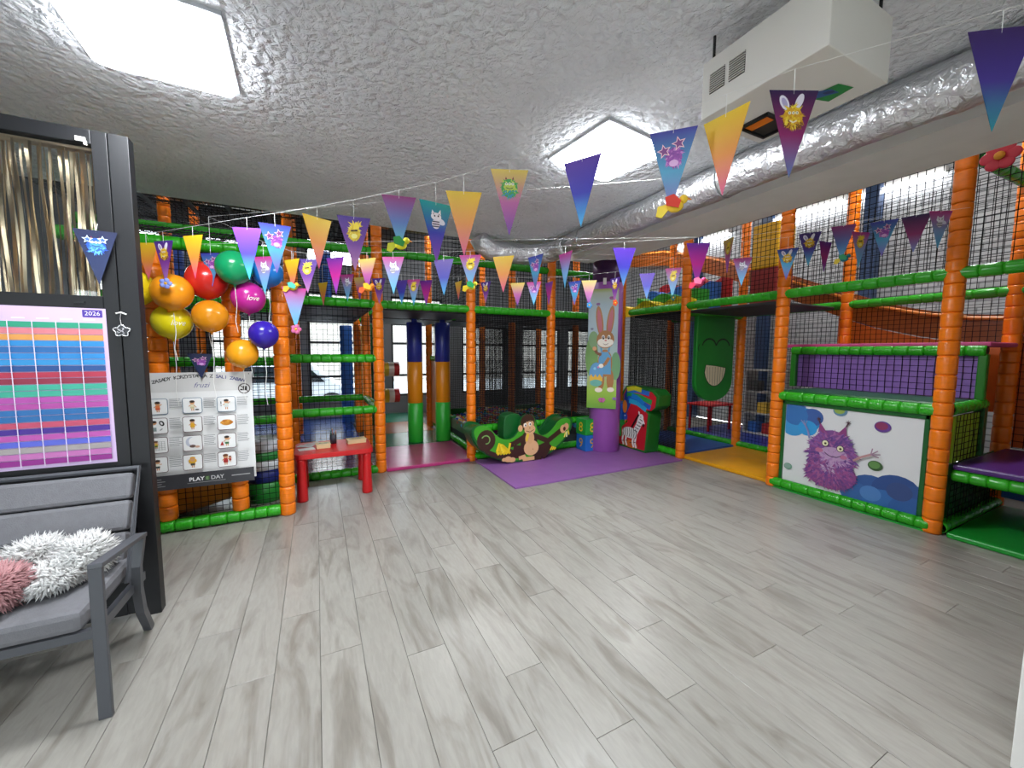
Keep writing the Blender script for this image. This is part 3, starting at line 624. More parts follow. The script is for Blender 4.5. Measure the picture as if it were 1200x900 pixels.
def craft_box(x, y, rz, w, label):
    t = thing('craft_box', label, 'box', (x, y, 0.48), rz); M = T(x, y, 0.48, rz)
    obj('body', MB().box(-w / 2, w / 2, -0.06, 0.06, 0, 0.035), mat('pale_wood', 'cdb88c', 0.6, var=0.06), t, M, bevel=0.003)
    obj('lid', MB().box(-w / 2 - .004, w / 2 + .004, -0.064, 0.064, 0.035, 0.045), mat('pale_wood'), t, M, bevel=0.002)
    q = PR(0.0003); R = random.Random(int(x * 100))
    q.line([(-w * .4, -.02), (-w * .2, .02), (0, -.01), (w * .2, .025), (w * .4, -.01)], 0.008, '2c3a2a').ell(-w * .2, .0, .018, .01, '3f4f38', .5).ell(w * .18, -.015, .02, .01, '55603f', -.4)
    q.build('lid_print', t, M @ Matrix.Translation((0, 0, 0.0455)))
craft_box(0.035, 4.54, 0.1, 0.13, 'small pale wooden box with a dark leaf pattern beside the pencil cup')
craft_box(0.37, 4.64, 0.12, 0.19, 'wider pale wooden box with a dark leaf pattern at the right of the red table')
for i, (x, y, rz, hx) in enumerate(((-0.12, 4.52, 0.2, 'd8d4d0'), (-0.13, 4.66, -0.4, 'c6c2c2'), (-0.06, 4.74, 0.5, 'b8a8a8'))):
    M = T(x, y, 0.481 + 0.003 * i, rz); q = MB().box(-0.075, 0.075, -0.05, 0.05, 0, 0.002)
    tag(obj('paper_sheet', q, mat('paper_' + hx, hx, 0.4), None, M), ['pale drawing sheet at the front left of the red table', 'grey drawing sheet at the back left of the red table', 'pinkish drawing sheet next to the pencil cup'][i], 'paper', 'drawing sheets on the red table')

# ------------------------------------------------------------------ padded play structure: helpers
def sleeve_mesh(name, r, material, n=12):
    return MB().lathe([(r * .83, 0.0), (r * .96, .035), (r * 1.0, .14), (r * 1.0, .86), (r * .96, .965), (r * .83, 1.0)], n, caps=False).mesh(name, material, smooth=True)
SL_O = sleeve_mesh('foam_sleeve_orange', 0.064, M_OR); SL_G = sleeve_mesh('foam_sleeve_green', 0.05, M_GR)
SR = random.Random(21)
def sleeved(parent, name, p, q, me, r, seg=0.105, singly=True, jitter=True, core=True):
    p = Vector(p); q = Vector(q); d = q - p; L = d.length; dn = d.normalized()
    R = dn.to_track_quat('Z', 'Y').to_matrix().to_4x4(); lens = []; s = 0
    while s < L - 0.03:
        l = seg * (SR.choice((0.85, 1.0, 1.0, 1.1, 1.45)) if jitter else 1); l = min(l, L - s)
        if L - s - l < 0.04: l = L - s
        lens.append((s, l)); s += l
    if singly:
        post = obj(name, MB().bar(p, q, r * 0.78, 10), M_CORE, parent)
        for s, l in lens:
            link(bpy.data.objects.new('foam_sleeve', me), post, Matrix.Translation(p + dn * s) @ R @ Matrix.Diagonal((1, 1, l, 1)))
        return post
    m = MB(); src = [v.co.copy() for v in me.vertices]; fs = [tuple(f.vertices) for f in me.polygons]
    for s, l in lens:
        A = Matrix.Translation(p + dn * s) @ R @ Matrix.Diagonal((1, 1, l, 1)); m.add([A @ v for v in src], fs)
    o = obj(name, m, me.materials[0], parent, smooth=True); return o
def post(parent, x, y, z0, z1, singly=True): return sleeved(parent, 'post', (x, y, z0), (x, y, z1), SL_O, 0.064, 0.108, singly)
def rail(parent, p, q, singly=True): return sleeved(parent, 'rail', p, q, SL_G, 0.05, 0.11, singly)
def net(parent, o, u, v, nu, nv, t=0.0045, wob=0.006, name='net'):
    """knotted net spanning o + u + v, nu x nv cells: every strand a real cord"""
    o = Vector(o); u = Vector(u); v = Vector(v); n = u.cross(v).normalized(); m = MB(); R = random.Random(int(nu * 31 + nv)); h = t / 2
    def strand(a, b, side):
        w = n * R.uniform(-wob, wob); s = side.normalized() * h; k = n * h; mid = (a + b) / 2 + w + side.normalized() * R.uniform(-wob, wob)
        vs_ = []
        for c in (a, mid, b): vs_ += [c + s + k, c - s + k, c - s - k, c + s - k]
        m.add(vs_, [(j * 4 + i, j * 4 + (i + 1) % 4, j * 4 + 4 + (i + 1) % 4, j * 4 + 4 + i) for j in (0, 1) for i in range(4)])
    for i in range(nu + 1): strand(o + u * (i / nu), o + u * (i / nu) + v, u)
    for j in range(nv + 1): strand(o + v * (j / nv), o + v * (j / nv) + u, v)
    return tag(obj(name, m, M_NET, parent, fix=False), kind='stuff')
def pad(parent, name, x0, x1, y0, y1, z0, z1, material, bev=0.012): return obj(name, MB().box(x0, x1, y0, y1, z0, z1), material, parent, bevel=bev)
M_LIME = mat('lime_panel', '9acb20', 0.5); M_VIO = mat('violet_panel', '8e66bc', 0.45, var=0.05); M_PINK = mat('pink_vinyl', 'c2457e', 0.4)
M_DPUR = mat('deep_purple_vinyl', '4a2070', 0.35, var=0.06); M_BLUE = mat('blue_vinyl', '2453a4', 0.35, var=0.06, bump=0.1, bscale=6)
M_NAVY = mat('navy_vinyl', '1f2f8a', 0.33); M_YEL = mat('yellow_vinyl', 'dd9a10', 0.33, var=0.08, bump=0.35, bscale=5); M_LGREEN = mat('bright_green_vinyl', '1f9a34', 0.3, var=0.06, bump=0.1, bscale=5)
M_OPAN = mat('orange_panel', 'd0621c', 0.4, var=0.08); M_MAG = mat('magenta_vinyl', 'a8306c', 0.26, var=0.08, bump=0.25, bscale=4)
M_STEELB = mat('blue_steel', '2c4468', 0.45)
XR, XB, YM = 4.6, 5.95, 5.0     # right front row, right back row, middle front row
YE, YF, YG = 3.85, 2.58, 1.285

# ------------------------------------------------------------------ right play tower with stepped decks
tw = thing('play_tower', 'padded play tower with orange posts and stepped decks at the right of the room', 'play frame', (5.2, 2.5, 0))
for y in (YE, YF, YG): post(tw, XR, y, 0, 3.12)
for y in (3.93, 2.58, 1.25): post(tw, XB, y, 0, 3.5, False)
post(tw, XB, 0.0, 0, 3.5, False); post(tw, XB, 5.3, 0, 3.5, False)
post(tw, XR, 0.02, 0, 3.12, False)
for a, b in (((XR, YF, 2.14), (XR, YE, 2.14)), ((XR, YG, 2.14), (XR, YF, 2.14)), ((XR, YF, 1.03), (XR, YG, 1.03)), ((XR - .02, YF, 0.062), (XR - .02, YG, 0.062)), ((XR + .05, YG - .02, 1.04), (5.3, 1.24, 1.06)), ((XR, YE, 2.14), (XR, 4.93, 2.14)), ((5.22, 2.78, 1.53), (5.22, 1.22, 1.53))): rail(tw, a, b)
for a, b in (((XR, 0.05, 2.14), (XR, YG, 2.14)), ((4.7, 0.1, 0.5), (4.7, 1.22, 0.5)), ((XR, YG, 3.08), (XB, 1.25, 3.08)), ((XR, 0.05, 3.1), (XR, YG, 3.1)), ((XB, 1.25, 2.1), (XB, 3.93, 2.1)), ((XR, YE + .03, 2.06), (XB, 3.93, 2.06)), ((XB, 2.6, 0.06), (XB, 5.3, 0.06)), ((XR, 1.24, 0.06), (XB, 1.24, 0.06)), ((XB, 0, 2.1), (XB, 1.25, 2.1)), ((XR, YE, 0.06), (XR, 4.93, 0.06)), ((XB, 3.93, 2.1), (XB, 5.3, 2.1))): rail(tw, a, b, False)
obj('rim_strip', MB().box(XR - .05, XR + .0, YG, YF, 0.0, 0.016), M_LGREEN, tw)
# lower front: dark green frame round the monster panel
fr = [(XR - .004, XR + .05, 1.35, 1.385, 0.1, 1.0), (XR - .004, XR + .05, 2.485, 2.52, 0.1, 1.0), (XR - .004, XR + .05, 1.35, 2.52, 0.945, 1.0)]
for f in fr: obj('panel_border', MB().box(*f), M_DGREEN, tw, bevel=0.006)
mp = obj('monster_panel', MB().box(XR + .012, XR + .022, 1.38, 2.49, 0.09, 0.95), mat('panel_white', 'd9dadb', 0.45), tw)
mp['label'] = 'white panel printed with a shaggy purple monster and blue clouds'
q = PR(); PWd, PHt = 1.105, 0.855      # local x runs from F towards G
def cloud(cx, cy, blobs, cols):
    for i, (dx, dy, r) in enumerate(blobs): q.ell(cx + dx, cy + dy, r, r * .9, cols[i % len(cols)])
def clip(pts): return [(min(max(x, 0.005), PWd - .005), min(max(y, 0.005), PHt - .005)) for x, y in pts]
_oe = q.ell
def ell_c(cx, cy, rx, ry=None, col='000000', rot=0, n=20):
    ry = rx if ry is None else ry
    pts = clip([(cx + rx * math.cos(2 * PI * i / n) * math.cos(rot) - ry * math.sin(2 * PI * i / n) * math.sin(rot), cy + rx * math.cos(2 * PI * i / n) * math.sin(rot) + ry * math.sin(2 * PI * i / n) * math.cos(rot)) for i in range(n)])
    q.poly(pts, col)
q.ell = ell_c
cloud(0.1, 0.72, [(-.06, .08, .16), (.1, -.02, .14), (-.02, -.1, .12), (.16, .02, .1), (.0, .02, .12), (.12, -.1, .09)], ['3f6aa8', '2f86c0', '3a92cc', '3a5c9e', '356fb0', '2f94d0'])
cloud(0.78, 0.12, [(.0, .0, .17), (.18, .04, .18), (.33, .0, .16), (-.12, -.05, .12), (.1, -.1, .16), (.28, -.1, .15), (.0, -.02, .08), (.2, .06, .09)], ['2f5592', '2a4a86', '2c4f8c', '34609e', '2f64a6', '2b5a9c', '4a7ab8', '33497e'])
for cx, cy, r, c1, c2 in ((.5, .84, .06, '8ea84a', '5f86a0'), (.83, .74, .06, '8a2f5c', '5f3a8c'), (.8, .37, .055, '5f8a4a', '3a5a34'), (.06, .17, .042, '8aa89a', '6f9a86')):
    q.ell(cx, cy, r, r * .85, c2).ell if False else q.ell(cx, cy, r, r * .85, c2); q.ell(cx - r * .1, cy + r * .1, r * .75, r * .6, c1)
q.line([(.25, .52), (.23, .6), (.2, .66)], .018, '7f86b8')
for a in (-.03, -.01, .015): q.line([(.2, .65), (.2 + a * 1.3, .7)], .008, '8a8ab8')
q.ell(.45, .38, .2, .26, '7b4a8c'); q.ell(.45, .2, .22, .16, '8a4a84')
for s_ in (-1, 1):
    q.poly([(.45 + s_ * .08 - .045, .6), (.45 + s_ * .08 + .04, .6), (.45 + s_ * .11, .7)], '8c3f78'); q.line([(.45 + s_ * .11, .69), (.45 + s_ * .125, .73)], .012, '4a2a3a')
    q.star(.45 + s_ * .125, .735, .03, '4a3038', 7, .3)
q.fur(.45, .36, .2, .25, ['6a4488', '7d5098', '8f5a9c', '94508c', '5f3f84', 'a2659c'], 420, .05, 3)
q.fur(.45, .19, .21, .13, ['8f4a86', '9c4f8a', '7a4488', 'a05a8e', '6a4080'], 220, .05, 4)
q.ell(.47, .4, .12, .07, 'b493b8'); q.fur(.47, .36, .12, .06, ['a880b0', 'b894ba', '9a70a8'], 60, .05, 9)
q.ell(.35, .42, .035, .022, 'b86a8e'); q.ell(.56, .39, .03, .02, 'b86a8e')
for ex, ey in ((.40, .5), (.53, .47)): q.ell(ex, ey, .032, .034, '3a2a4a'); q.ell(ex, ey, .026, .028, 'e4e0b8'); q.ell(ex + .002, ey - .002, .011, .012, '6a6a3a'); q.ell(ex + .002, ey - .002, .005, .006, '1a1a1a')
q.line([(.4, .41), (.43, .385), (.47, .375), (.51, .38), (.54, .4)], .006, '3a2a44')
q.fur(.44, .25, .05, .03, ['b494bc', 'a880b0', 'c4a8c4'], 30, .035, 12)
q.line([(.64, .38), (.7, .43), (.77, .47)], .02, 'b88a8a')
for dx, dy in ((.01, .06), (.05, .045), (.07, .015), (.06, -.015)): q.line([(.77, .47), (.77 + dx, .47 + dy)], .009, '9a7a90')
q.build('monster_print', mp, frame((XR + .0115, 2.487, 0.093), (0, -1, 0), (0, 0, 1)), M_PRINT)
pad(tw, 'deck_pad', XR + .0, 5.27, YG + .01, YF - .05, 1.06, 1.095, M_DGREEN)
pad(tw, 'riser_panel', 5.27, 5.3, 1.24, 2.8, 1.095, 1.5, M_VIO, 0.004)
net(tw, (5.262, 1.25, 1.1), (0, 1.55, 0), (0, 0, 0.4), 26, 7, 0.004)
for y in (1.24, 2.76): obj('riser_post', MB().box(5.2, 5.26, y - .03, y + .03, 1.095, 1.5), mat('mid_green_vinyl', '1f7a1c', .35), tw, bevel=0.01)
pad(tw, 'deck_pad', 5.2, 5.93, 1.2, 2.85, 1.565, 1.605, M_PINK)
pad(tw, 'side_panel', XR + .06, 5.24, 1.225, 1.24, 0.6, 0.99, M_LIME, 0.003); pad(tw, 'side_panel', XR + .06, 5.9, 1.27, 1.28, 0.08, 0.56, M_DGREEN, 0.003)  # second panel: added dark sheet standing in for the unlit space under the ledge
net(tw, (XR + .06, 1.215, 0.6), (.66, 0, 0), (0, 0, 0.4), 9, 8, 0.004)
obj('side_post', MB().box(5.22, 5.3, 1.2, 1.27, 0.6, 1.05), M_DGREEN, tw, bevel=0.008)
pad(tw, 'deck_pad', 4.665, 5.93, 0.1, 1.215, 0.55, 0.595, M_DPUR)
net(tw, (XR + .06, 1.215, 0.1), (1.2, 0, 0), (0, 0, 0.43), 16, 8, 0.004)
pad(tw, 'back_panel', 5.9, 5.92, 0.1, 1.2, 0.12, 0.5, M_BLUE, 0.004)
pad(tw, 'back_panel', 6.02, 6.05, 0.05, 1.2, 0.6, 1.62, M_OPAN, 0.004)
net(tw, (5.985, 0.05, 0.6), (0, 1.2, 0), (0, 0, 1.0), 18, 15, 0.005)
pad(tw, 'floor_mat', XR - .03, 5.9, 0.1, 1.19, 0.0, 0.045, M_LGREEN)
pad(tw, 'floor_mat', XR + .02, 5.88, YF + .08, YE - .0, 0.0, 0.045, M_YEL)
pad(tw, 'floor_mat', XR + .06, 5.88, YE + .06, 5.2, 0.0, 0.045, M_BLUE)
pad(tw, 'floor_mat', 6.02, 7.6, 2.6, 5.2, 0.0, 0.04, M_NAVY)
# nets of the tower
for y0, y1 in ((YG + .07, YF - .07), (YF + .07, YE - .07), (YE + .07, 4.92), (0.1, YG - .07)):
    net(tw, (XR, y0, 2.18), (0, y1 - y0, 0), (0, 0, 1.0), round((y1 - y0) / .052), 19)
for y0, y1 in ((1.3, 2.53), (2.63, 3.88)): net(tw, (XB, y0, 1.62), (0, y1 - y0, 0), (0, 0, 1.6), round((y1 - y0) / .052), 30)
net(tw, (XB, 2.63, 0.1), (0, 1.25, 0), (0, 0, 1.5), 24, 28); net(tw, (XB, 3.98, 0.1), (0, 1.27, 0), (0, 0, 2.0), 24, 38)
net(tw, (XR, YE + .07, 0.1), (0, 1.0, 0), (0, 0, 1.98), 52, 100, 0.0075, 0.003, 'dense_net')
pad(tw, 'upper_deck', XR + .06, XB - .06, YF + .1, 4.9, 2.05, 2.085, mat('dark_deck', '26282a', 0.6))
# green smiling board hung in the middle bay
fb = thing('smiley_board', 'green padded board with a grinning face hanging between the orange posts', 'board', (5.28, 3.88, 0.8))
outl = [(4.87, 2.03), (4.87, 1.08)] + [(5.28 - 0.41 * math.cos(a), 1.08 - 0.30 * math.sin(a)) for a in [PI * i / 14 for i in range(1, 14)]] + [(5.69, 1.08), (5.69, 2.03)]
obj('board', MB().prism(outl, lambda u, v, d: (u, d, v), 3.86, 3.93), mat('smiley_green', '1f8a30', 0.38, var=0.04), fb, bevel=0.015)
q = PR()
for s_ in (-1, 1): q.line([(s_ * .15 + .15 * math.cos(a), 1.58 + .12 * math.sin(a)) for a in [PI * (0.06 + 0.88 * i / 10) for i in range(11)]], .024, '0c2410')
q.line([(-.36, 1.62), (-.385, 1.57), (-.37, 1.52)], .012, '0c2410').line([(.35, 1.62), (.375, 1.57), (.36, 1.52)], .012, '0c2410')
q.build('closed_eyes', fb, frame((5.28, 3.8595, 0), (1, 0, 0), (0, 0, 1)), M_PRINT); q = PR()
smile = [(-.2, 1.32)] + [(.0 - .23 * math.cos(a), 1.28 - .27 * math.sin(a)) for a in [PI * i / 12 for i in range(1, 12)]] + [(.23, 1.27), (0.02, 1.3)]
q.poly([(x * 1.08, 1.2 + (y - 1.2) * 1.06) for x, y in smile], '0f3a16').poly(smile, 'e8dfc0')
for i in range(-3, 4): q.line([(i * .06, 1.29), (i * .053, 1.28 - .265 * math.sqrt(max(0.03, 1 - (i / 3.9) ** 2)))], .007, '5a5440')
q.build('mouth', fb, frame((5.28, 3.8595, 0), (1, 0, 0), (0, 0, 1)), M_PRINT)
for x in (5.05, 5.5): obj('hanging_strap', MB().box(x - .02, x + .02, 3.885, 3.905, 2.02, 2.11), M_STRAP, fb)

# ------------------------------------------------------------------ middle play frame
mf = thing('play_structure', 'two storey padded play frame with orange posts and green rails across the back', 'play frame', (2, YM + .6, 0))
CX = [0.68, 1.87, 3.13]
for x in CX: post(mf, x, YM, 0, 3.12)
post(mf, 4.5, YM + .02, 0, 3.12, False)
Xs = [-.26] + CX + [4.45]
for a, b in zip(Xs, Xs[1:]): rail(mf, (a, YM, 2.06), (b, YM, 2.06)); rail(mf, (a, YM + .03, 2.68), (b, YM + .03, 2.68), False)
for z in (1.41, 0.79, 0.045): rail(mf, (-.26, YM, z), (0.68, YM, z))
for z in (2.68, 2.0, 1.38, 0.74): rail(mf, (-1.9, YM, z), (-.26, YM, z), False)
for a, b in zip(CX[1:] + [4.45], CX[2:] + [4.45]):
    if b - a > .1: rail(mf, (a, YM + .0, 0.44), (b, YM, 0.44), False); rail(mf, (a, YM, 0.06), (b, YM, 0.06), False)
rail(mf, (2.0, YM, 0.06), (2.08, 7.6, 0.06), False); rail(mf, (0.66, 6.4, 0.79), (0.66, YM, 0.79), False); rail(mf, (-1.9, 6.4, .79), (.66, 6.4, .79), False)
for y in (6.3, 7.7):
    for x in (-1.6, -.3, .68, 2.0, 3.13, 4.5):
        if (x, y) != (2.0, 6.3): post(mf, x, y, 0, 3.7, False)
    for a, b in zip((-1.6, -.3, .68, 2.0, 3.13), (-.3, .68, 2.0, 3.13, 4.5)): rail(mf, (a, y, 2.06), (b, y, 2.06), False); None
M_DECK = mat('dark_deck')
for i, (a, b) in enumerate(zip((-1.6, -.3, .68, 2.0, 3.13), (-.3, .68, 2.0, 3.13, 4.5))):
    for y0, y1 in ((5.08, 6.22), (6.38, 7.62)):
        if i == 0 and y0 < 6: continue
        obj('deck_board', MB().box(a + .06, b - .06, y0, y1, 2.0, 2.035), M_DECK, mf)
for a, b in zip(Xs, Xs[1:]): net(mf, (a + .07, YM, 2.1), (b - a - .14, 0, 0), (0, 0, 0.95), round((b - a) / .055), 18)
net(mf, (-.2, YM, 0.83), (.82, 0, 0), (0, 0, .55), 15, 10, .004); net(mf, (-1.9, YM, .1), (1.6, 0, 0), (0, 0, 1.9), 30, 36, .0045)
net(mf, (-.2, YM + .02, 1.45), (.82, 0, 0), (0, 0, .58), 15, 10, .004); net(mf, (-.2, YM + .02, .08), (.82, 0, 0), (0, 0, .68), 15, 12, .004)
for a, b in ((1.95, 3.06), (3.2, 4.43)): net(mf, (a, YM + .02, 0.43), (b - a, 0, 0), (0, 0, 1.58), round((b - a) / .0195), 80, 0.0078, 0.003, 'dense_net')
for y in (6.3, 7.7):
    for a, b in ((-1.55, -.35), (-.25, .63), (2.05, 3.08), (3.18, 4.45)): net(mf, (a, y, 2.1), (b - a, 0, 0), (0, 0, 1.4), round((b - a) / .06), 22, .005)
net(mf, (2.02, YM + .1, 2.1), (.06, 2.5, 0), (0, 0, 1.0), 42, 18, .005)
for a, b in ((2.08, 3.08), (3.18, 4.45)): net(mf, (a, 7.7, .1), (b - a, 0, 0), (0, 0, 1.9), round((b - a) / .03), 60, .008, .003, 'dense_net')
# net roof with straps above the left bays
net(mf, (-2.6, 5.1, 3.22), (3.2, 0, 0), (0, 3.0, 0.1), 60, 50, .006)
for x in (-2.5, -2.1, -1.7, -1.3, -.9, -.5, -.1, .3): obj('strap', MB().beam((x, 5.05, 3.2), (x, 8.1, 3.3), .07, .008), M_STRAP, mf)
for y in (5.3, 5.7, 6.1, 6.6, 7.2, 7.8): obj('strap', MB().beam((-2.6, y, 3.205 + .033 * (y - 5)), (.6, y, 3.205 + .033 * (y - 5)), .03, .008), M_STRAP, mf)
# mats of the corridor and the glossy mat in the left bay
for y0, y1, m_ in ((4.95, 6.1, M_MAG), (6.1, 7.1, mat('teal_mat', '1f6a48', .2, var=.05)), (7.1, 8.2, mat('tan_mat', 'b0622a', .2, var=.05)), (8.2, 9.4, mat('mint_mat', '1a8a68', .2, var=.05))):
    pad(mf, 'floor_mat', 0.74, 1.94, y0, y1, 0, 0.045, m_)
pad(mf, 'floor_mat', -1.9, 0.62, 5.05, 7.0, 0, 0.05, mat('maroon_mat', '5c2230', 0.14, var=.08, bump=.3, bscale=4)); pad(mf, 'floor_mat', -1.9, .62, 7.0, 9.3, 0, .05, mat('blue_mat', '2a54a8', .2))
pad(mf, 'tan_panel', 2.02, 2.08, 6.75, 7.65, 0.1, 1.32, mat('tan_board', 'd18a4c', .4, var=.05), .01); rail(mf, (2.05, 6.7, 1.36), (2.05, 7.7, 1.36), False)
obj('arch_tube', MB().tube([(0.95, 8.1, 0.04), (0.95, 8.1, 1.9), (0.99, 8.05, 2.0)], .05, 10), mat('bottle_green', '14602a', .4), mf, smooth=True)

def punch_roller(x, y, label):
    t = thing('foam_roller', label, 'foam roller', (x, y, .05), 0, 'upright foam rollers on the corridor mats')
    for z0, z1, hx in ((.05, .68, '2fae34'), (.68, 1.33, 'e08a12'), (1.33, 1.95, '2a348c')):
        obj('band', MB().lathe([(.112, 0), (.12, .006), (.12, z1 - z0 - .006), (.112, z1 - z0)], 20, (x, y, z0)), mat('roller_' + hx, hx, .33), t, smooth=True)
    obj('axle', MB().bar((x, y, 1.95), (x, y, 2.06), .045, 12), M_NAVY, t)
punch_roller(1.4, 6.28, 'left upright foam roller in blue, orange and green on the corridor mat')
punch_roller(1.83, 6.2, 'right upright foam roller in blue, orange and green beside the ball pit')
for z, lb in ((1.14, 'upper striped foam roller in the corridor by the windows'), (.62, 'lower striped foam roller in the corridor by the windows')):
    t = thing('striped_roller', lb, 'foam roller', (1.25, 8.0, z), 0, 'striped foam rollers by the windows')
    for i in range(4): obj('stripe', MB().bar((1.06 + .1 * i, 8.0, z), (1.16 + .1 * i, 8.0, z), .14, 14), mat('stripe_%d' % (i % 3), ['b8242a', 'e0c23a', 'e8e0d8'][i % 3], .4), t)
for x, lb in ((.55, 'blue ribbed tube column by the far windows'), (.8, 'yellow ribbed tube column by the far windows')):
    pf = [(.11 + (.012 if i % 2 else 0), 2.0 * i / 30) for i in range(31)]
    tag(obj('tube_column', MB().lathe(pf, 16, (x, 8.6, 0)), mat('col_%s' % lb[:4], '2460b8' if x < .6 else 'd8a81c', .4), smooth=True), lb, 'column')

# ball pit
cols = ['c4242a', '2a52b8', 'e0b020', '2a9a3c', 'e07818', '8a2a8a', 'd8d4cc', '3aa0c8']; names = ['red', 'blue', 'yellow', 'green', 'orange', 'purple', 'white', 'light blue']
bms = [MB().ball((0, 0, 0), .037, 10, 7).mesh('play_ball', mat('ball_' + c, c, .3), smooth=True) for c in cols]
R = random.Random(5); cnt = 0; rest = MB(); rest_c = []
grid = []
y = 5.12
while y < 7.55:
    x = 2.13 + (.0375 if round((y - 5.12) / .066) % 2 else 0)
    while x < 4.42:
        grid.append((x + R.uniform(-.006, .006), y + R.uniform(-.006, .006), .26 + .05 * math.sin(x * 4 + y) + .04 * math.sin(y * 5) + R.uniform(0, .02))); x += .078
    y += .068
grid.sort(key=lambda g: (g[0] - 2.1) * 1.5 + (g[1] - 5.1))
lower = MB()
for g in grid:
    c = R.randrange(len(cols))
    if cnt < 300:
        o = link(bpy.data.objects.new('play_ball', bms[c]), None, Matrix.Translation(g)); cnt += 1
        tag(o, names[c] + ' plastic ball in the ball pit behind the dark nets', 'ball', names[c] + ' balls in the ball pit')
    else:
        n0 = len(rest.v); rest.ball(g, .037, 7, 5); rest.c += [rgba(cols[c])] * (len(rest.v) - n0)
tag(obj('play_balls', rest, M_PRINT_GLOSS, smooth=True, fix=False), 'mass of mixed coloured balls at the back of the ball pit', 'balls', kind='stuff')
bp_ = thing('ball_pit', 'low sided pit for coloured balls behind the dark nets', 'ball pit', (3.2, 6.3, 0))
obj('pit_bed', MB().box(2.1, 4.46, 5.08, 7.6, 0.0, .17), mat('pit_dark', '2c3238', .7), bp_)
for a in ((2.1, 2.12, 5.08, 7.6), (4.44, 4.46, 5.08, 7.6), (2.1, 4.46, 7.58, 7.6)): obj('pit_side', MB().box(*a, .17, .34), M_DGREEN, bp_)

# ------------------------------------------------------------------ left climbing cage
cg = thing('climbing_cage', 'netted climbing cage with three orange posts behind the balloons and rules board', 'play frame', (-.75, 4.3, 0))
YC = 4.08
post(cg, -1.13, YC, 0.1, 2.3); post(cg, -.635, YC, 0.1, 2.3); post(cg, -.275, YC - .02, 0, 2.1)
rail(cg, (-1.65, YC - .03, .055), (-.33, YC - .03, .055)); rail(cg, (-1.65, YC, 2.35), (-.3, YC, 2.35))
for z in (2.06, 1.4, .79): rail(cg, (-.29, YC + .05, z), (-.29, YM - .05, z), False)
rail(cg, (-1.65, YC + .05, 2.35), (-1.65, YM - .05, 2.62), False)
net(cg, (-1.62, YC + .02, .1), (1.3, 0, 0), (0, 0, 2.2), 26, 44, .0045); net(cg, (-.29, YC + .06, .08), (0, .84, 0), (0, 0, 2.0), 17, 40, .0045)
net(cg, (-1.62, YC + .03, 2.38), (1.3, 0, 0), (0, .85, .3), 26, 18, .0045)
ar = [PI * (1 + i / 14) for i in range(15)]
sl = MB(); vs_ = []
for i in range(9):
    f = i / 8; cx, cy, cz = -1.6 + 1.0 * f, 4.62 - .1 * f, .45 + .32 * max(0, f - .45) ** 1.3
    for k, a in enumerate(ar): vs_.append((cx + .05 * math.sin(a), cy + .36 * math.copysign(abs(math.cos(a)) ** .3, math.cos(a)), cz + .43 * math.sin(a)))
    for k, a in enumerate(reversed(ar)): vs_.append((cx + .05 * math.sin(a), cy + .34 * math.copysign(abs(math.cos(a)) ** .3, math.cos(a)), cz + .41 * math.sin(a)))
sl.add(vs_, [(i * 30 + k, i * 30 + (k + 1) % 30, (i + 1) * 30 + (k + 1) % 30, (i + 1) * 30 + k) for i in range(8) for k in range(30)])
tag(obj('slide_trough', sl, mat('amber_plastic', 'c87a1c', .3, var=.08), smooth=True), 'amber plastic slide trough inside the cage below the rules board', 'slide')
st = thing('ringed_tunnel', 'upright soft tunnel of green, navy and white rings inside the cage beside the orange post', 'tunnel', (-.52, 4.6, 0))
for z0, z1, hx in ((0, .2, '1f8a2c'), (.2, .32, '1a2878'), (.32, .42, 'd8dce0'), (.42, .5, '2a8a3c'), (.5, .62, 'd0d4dc')): obj('ring', MB().lathe([(.16, 0), (.18, .01), (.18, z1 - z0 - .01), (.16, z1 - z0)], 20, (-.5, 4.6, z0)), mat('ring_' + hx, hx, .35), st, smooth=True)

# ------------------------------------------------------------------ hall behind: slides, columns, rainbow bumps
def chute(name, label, path, w, hexc, wall=.22):
    t = thing(name, label, 'slide', path[0]); m = MB(); n = len(path); rows = []
    for i, p in enumerate(path):
        d = (Vector(path[min(i + 1, n - 1)]) - Vector(path[max(i - 1, 0)])); d.z = 0; d.normalize(); s_ = Vector((-d.y, d.x, 0)); p = Vector(p)
        prof = [(-w, wall), (-w * .96, .05), (-w * .6, 0), (w * .6, 0), (w * .96, .05), (w, wall), (w * 1.06, wall), (w * 1.06, -.04), (-w * 1.06, -.04), (-w * 1.06, wall)]
        rows += [p + s_ * a + Vector((0, 0, b)) for a, b in prof]
    m.add(rows, [(i * 10 + k, i * 10 + (k + 1) % 10, (i + 1) * 10 + (k + 1) % 10, (i + 1) * 10 + k) for i in range(n - 1) for k in range(10)])
    obj('trough', m, mat('slide_' + hexc, hexc, .3, var=.08), t, smooth=False)
    return t
sy = [(6.75, 6.9, 3.45), (6.7, 5.9, 3.3), (6.65, 5.1, 3.05), (6.62, 4.4, 2.78), (6.6, 3.8, 2.5), (6.6, 3.2, 2.22), (6.6, 2.8, 2.03), (6.6, 2.4, 1.86), (6.6, 2.0, 1.74), (6.6, 1.6, 1.66), (6.6, 1.1, 1.62), (6.6, .2, 1.6)]
cs = chute('wave_slide', 'long brown orange wavy slide running down behind the right tower', sy, .3, '8f4a1a', .26)
obj('side_skirt', MB().prism([(.2, .9), (2.8, .9)] + [(p[1], p[2] - .05) for p in sy if p[1] < 2.9], lambda u, v, d: (d, u, v), 6.27, 6.29), M_OPAN, cs)
obj('side_lip', MB().tube([(p[0] - .31, p[1], p[2] + .22) for p in sy], .025, 8), mat('slide_lip', 'e88a3a', .3), cs, smooth=True)
rbw = thing('rainbow_slide', 'bumpy rainbow striped slide on the upper deck left of the orange post', 'slide', (5.1, 4.9, 2.09))
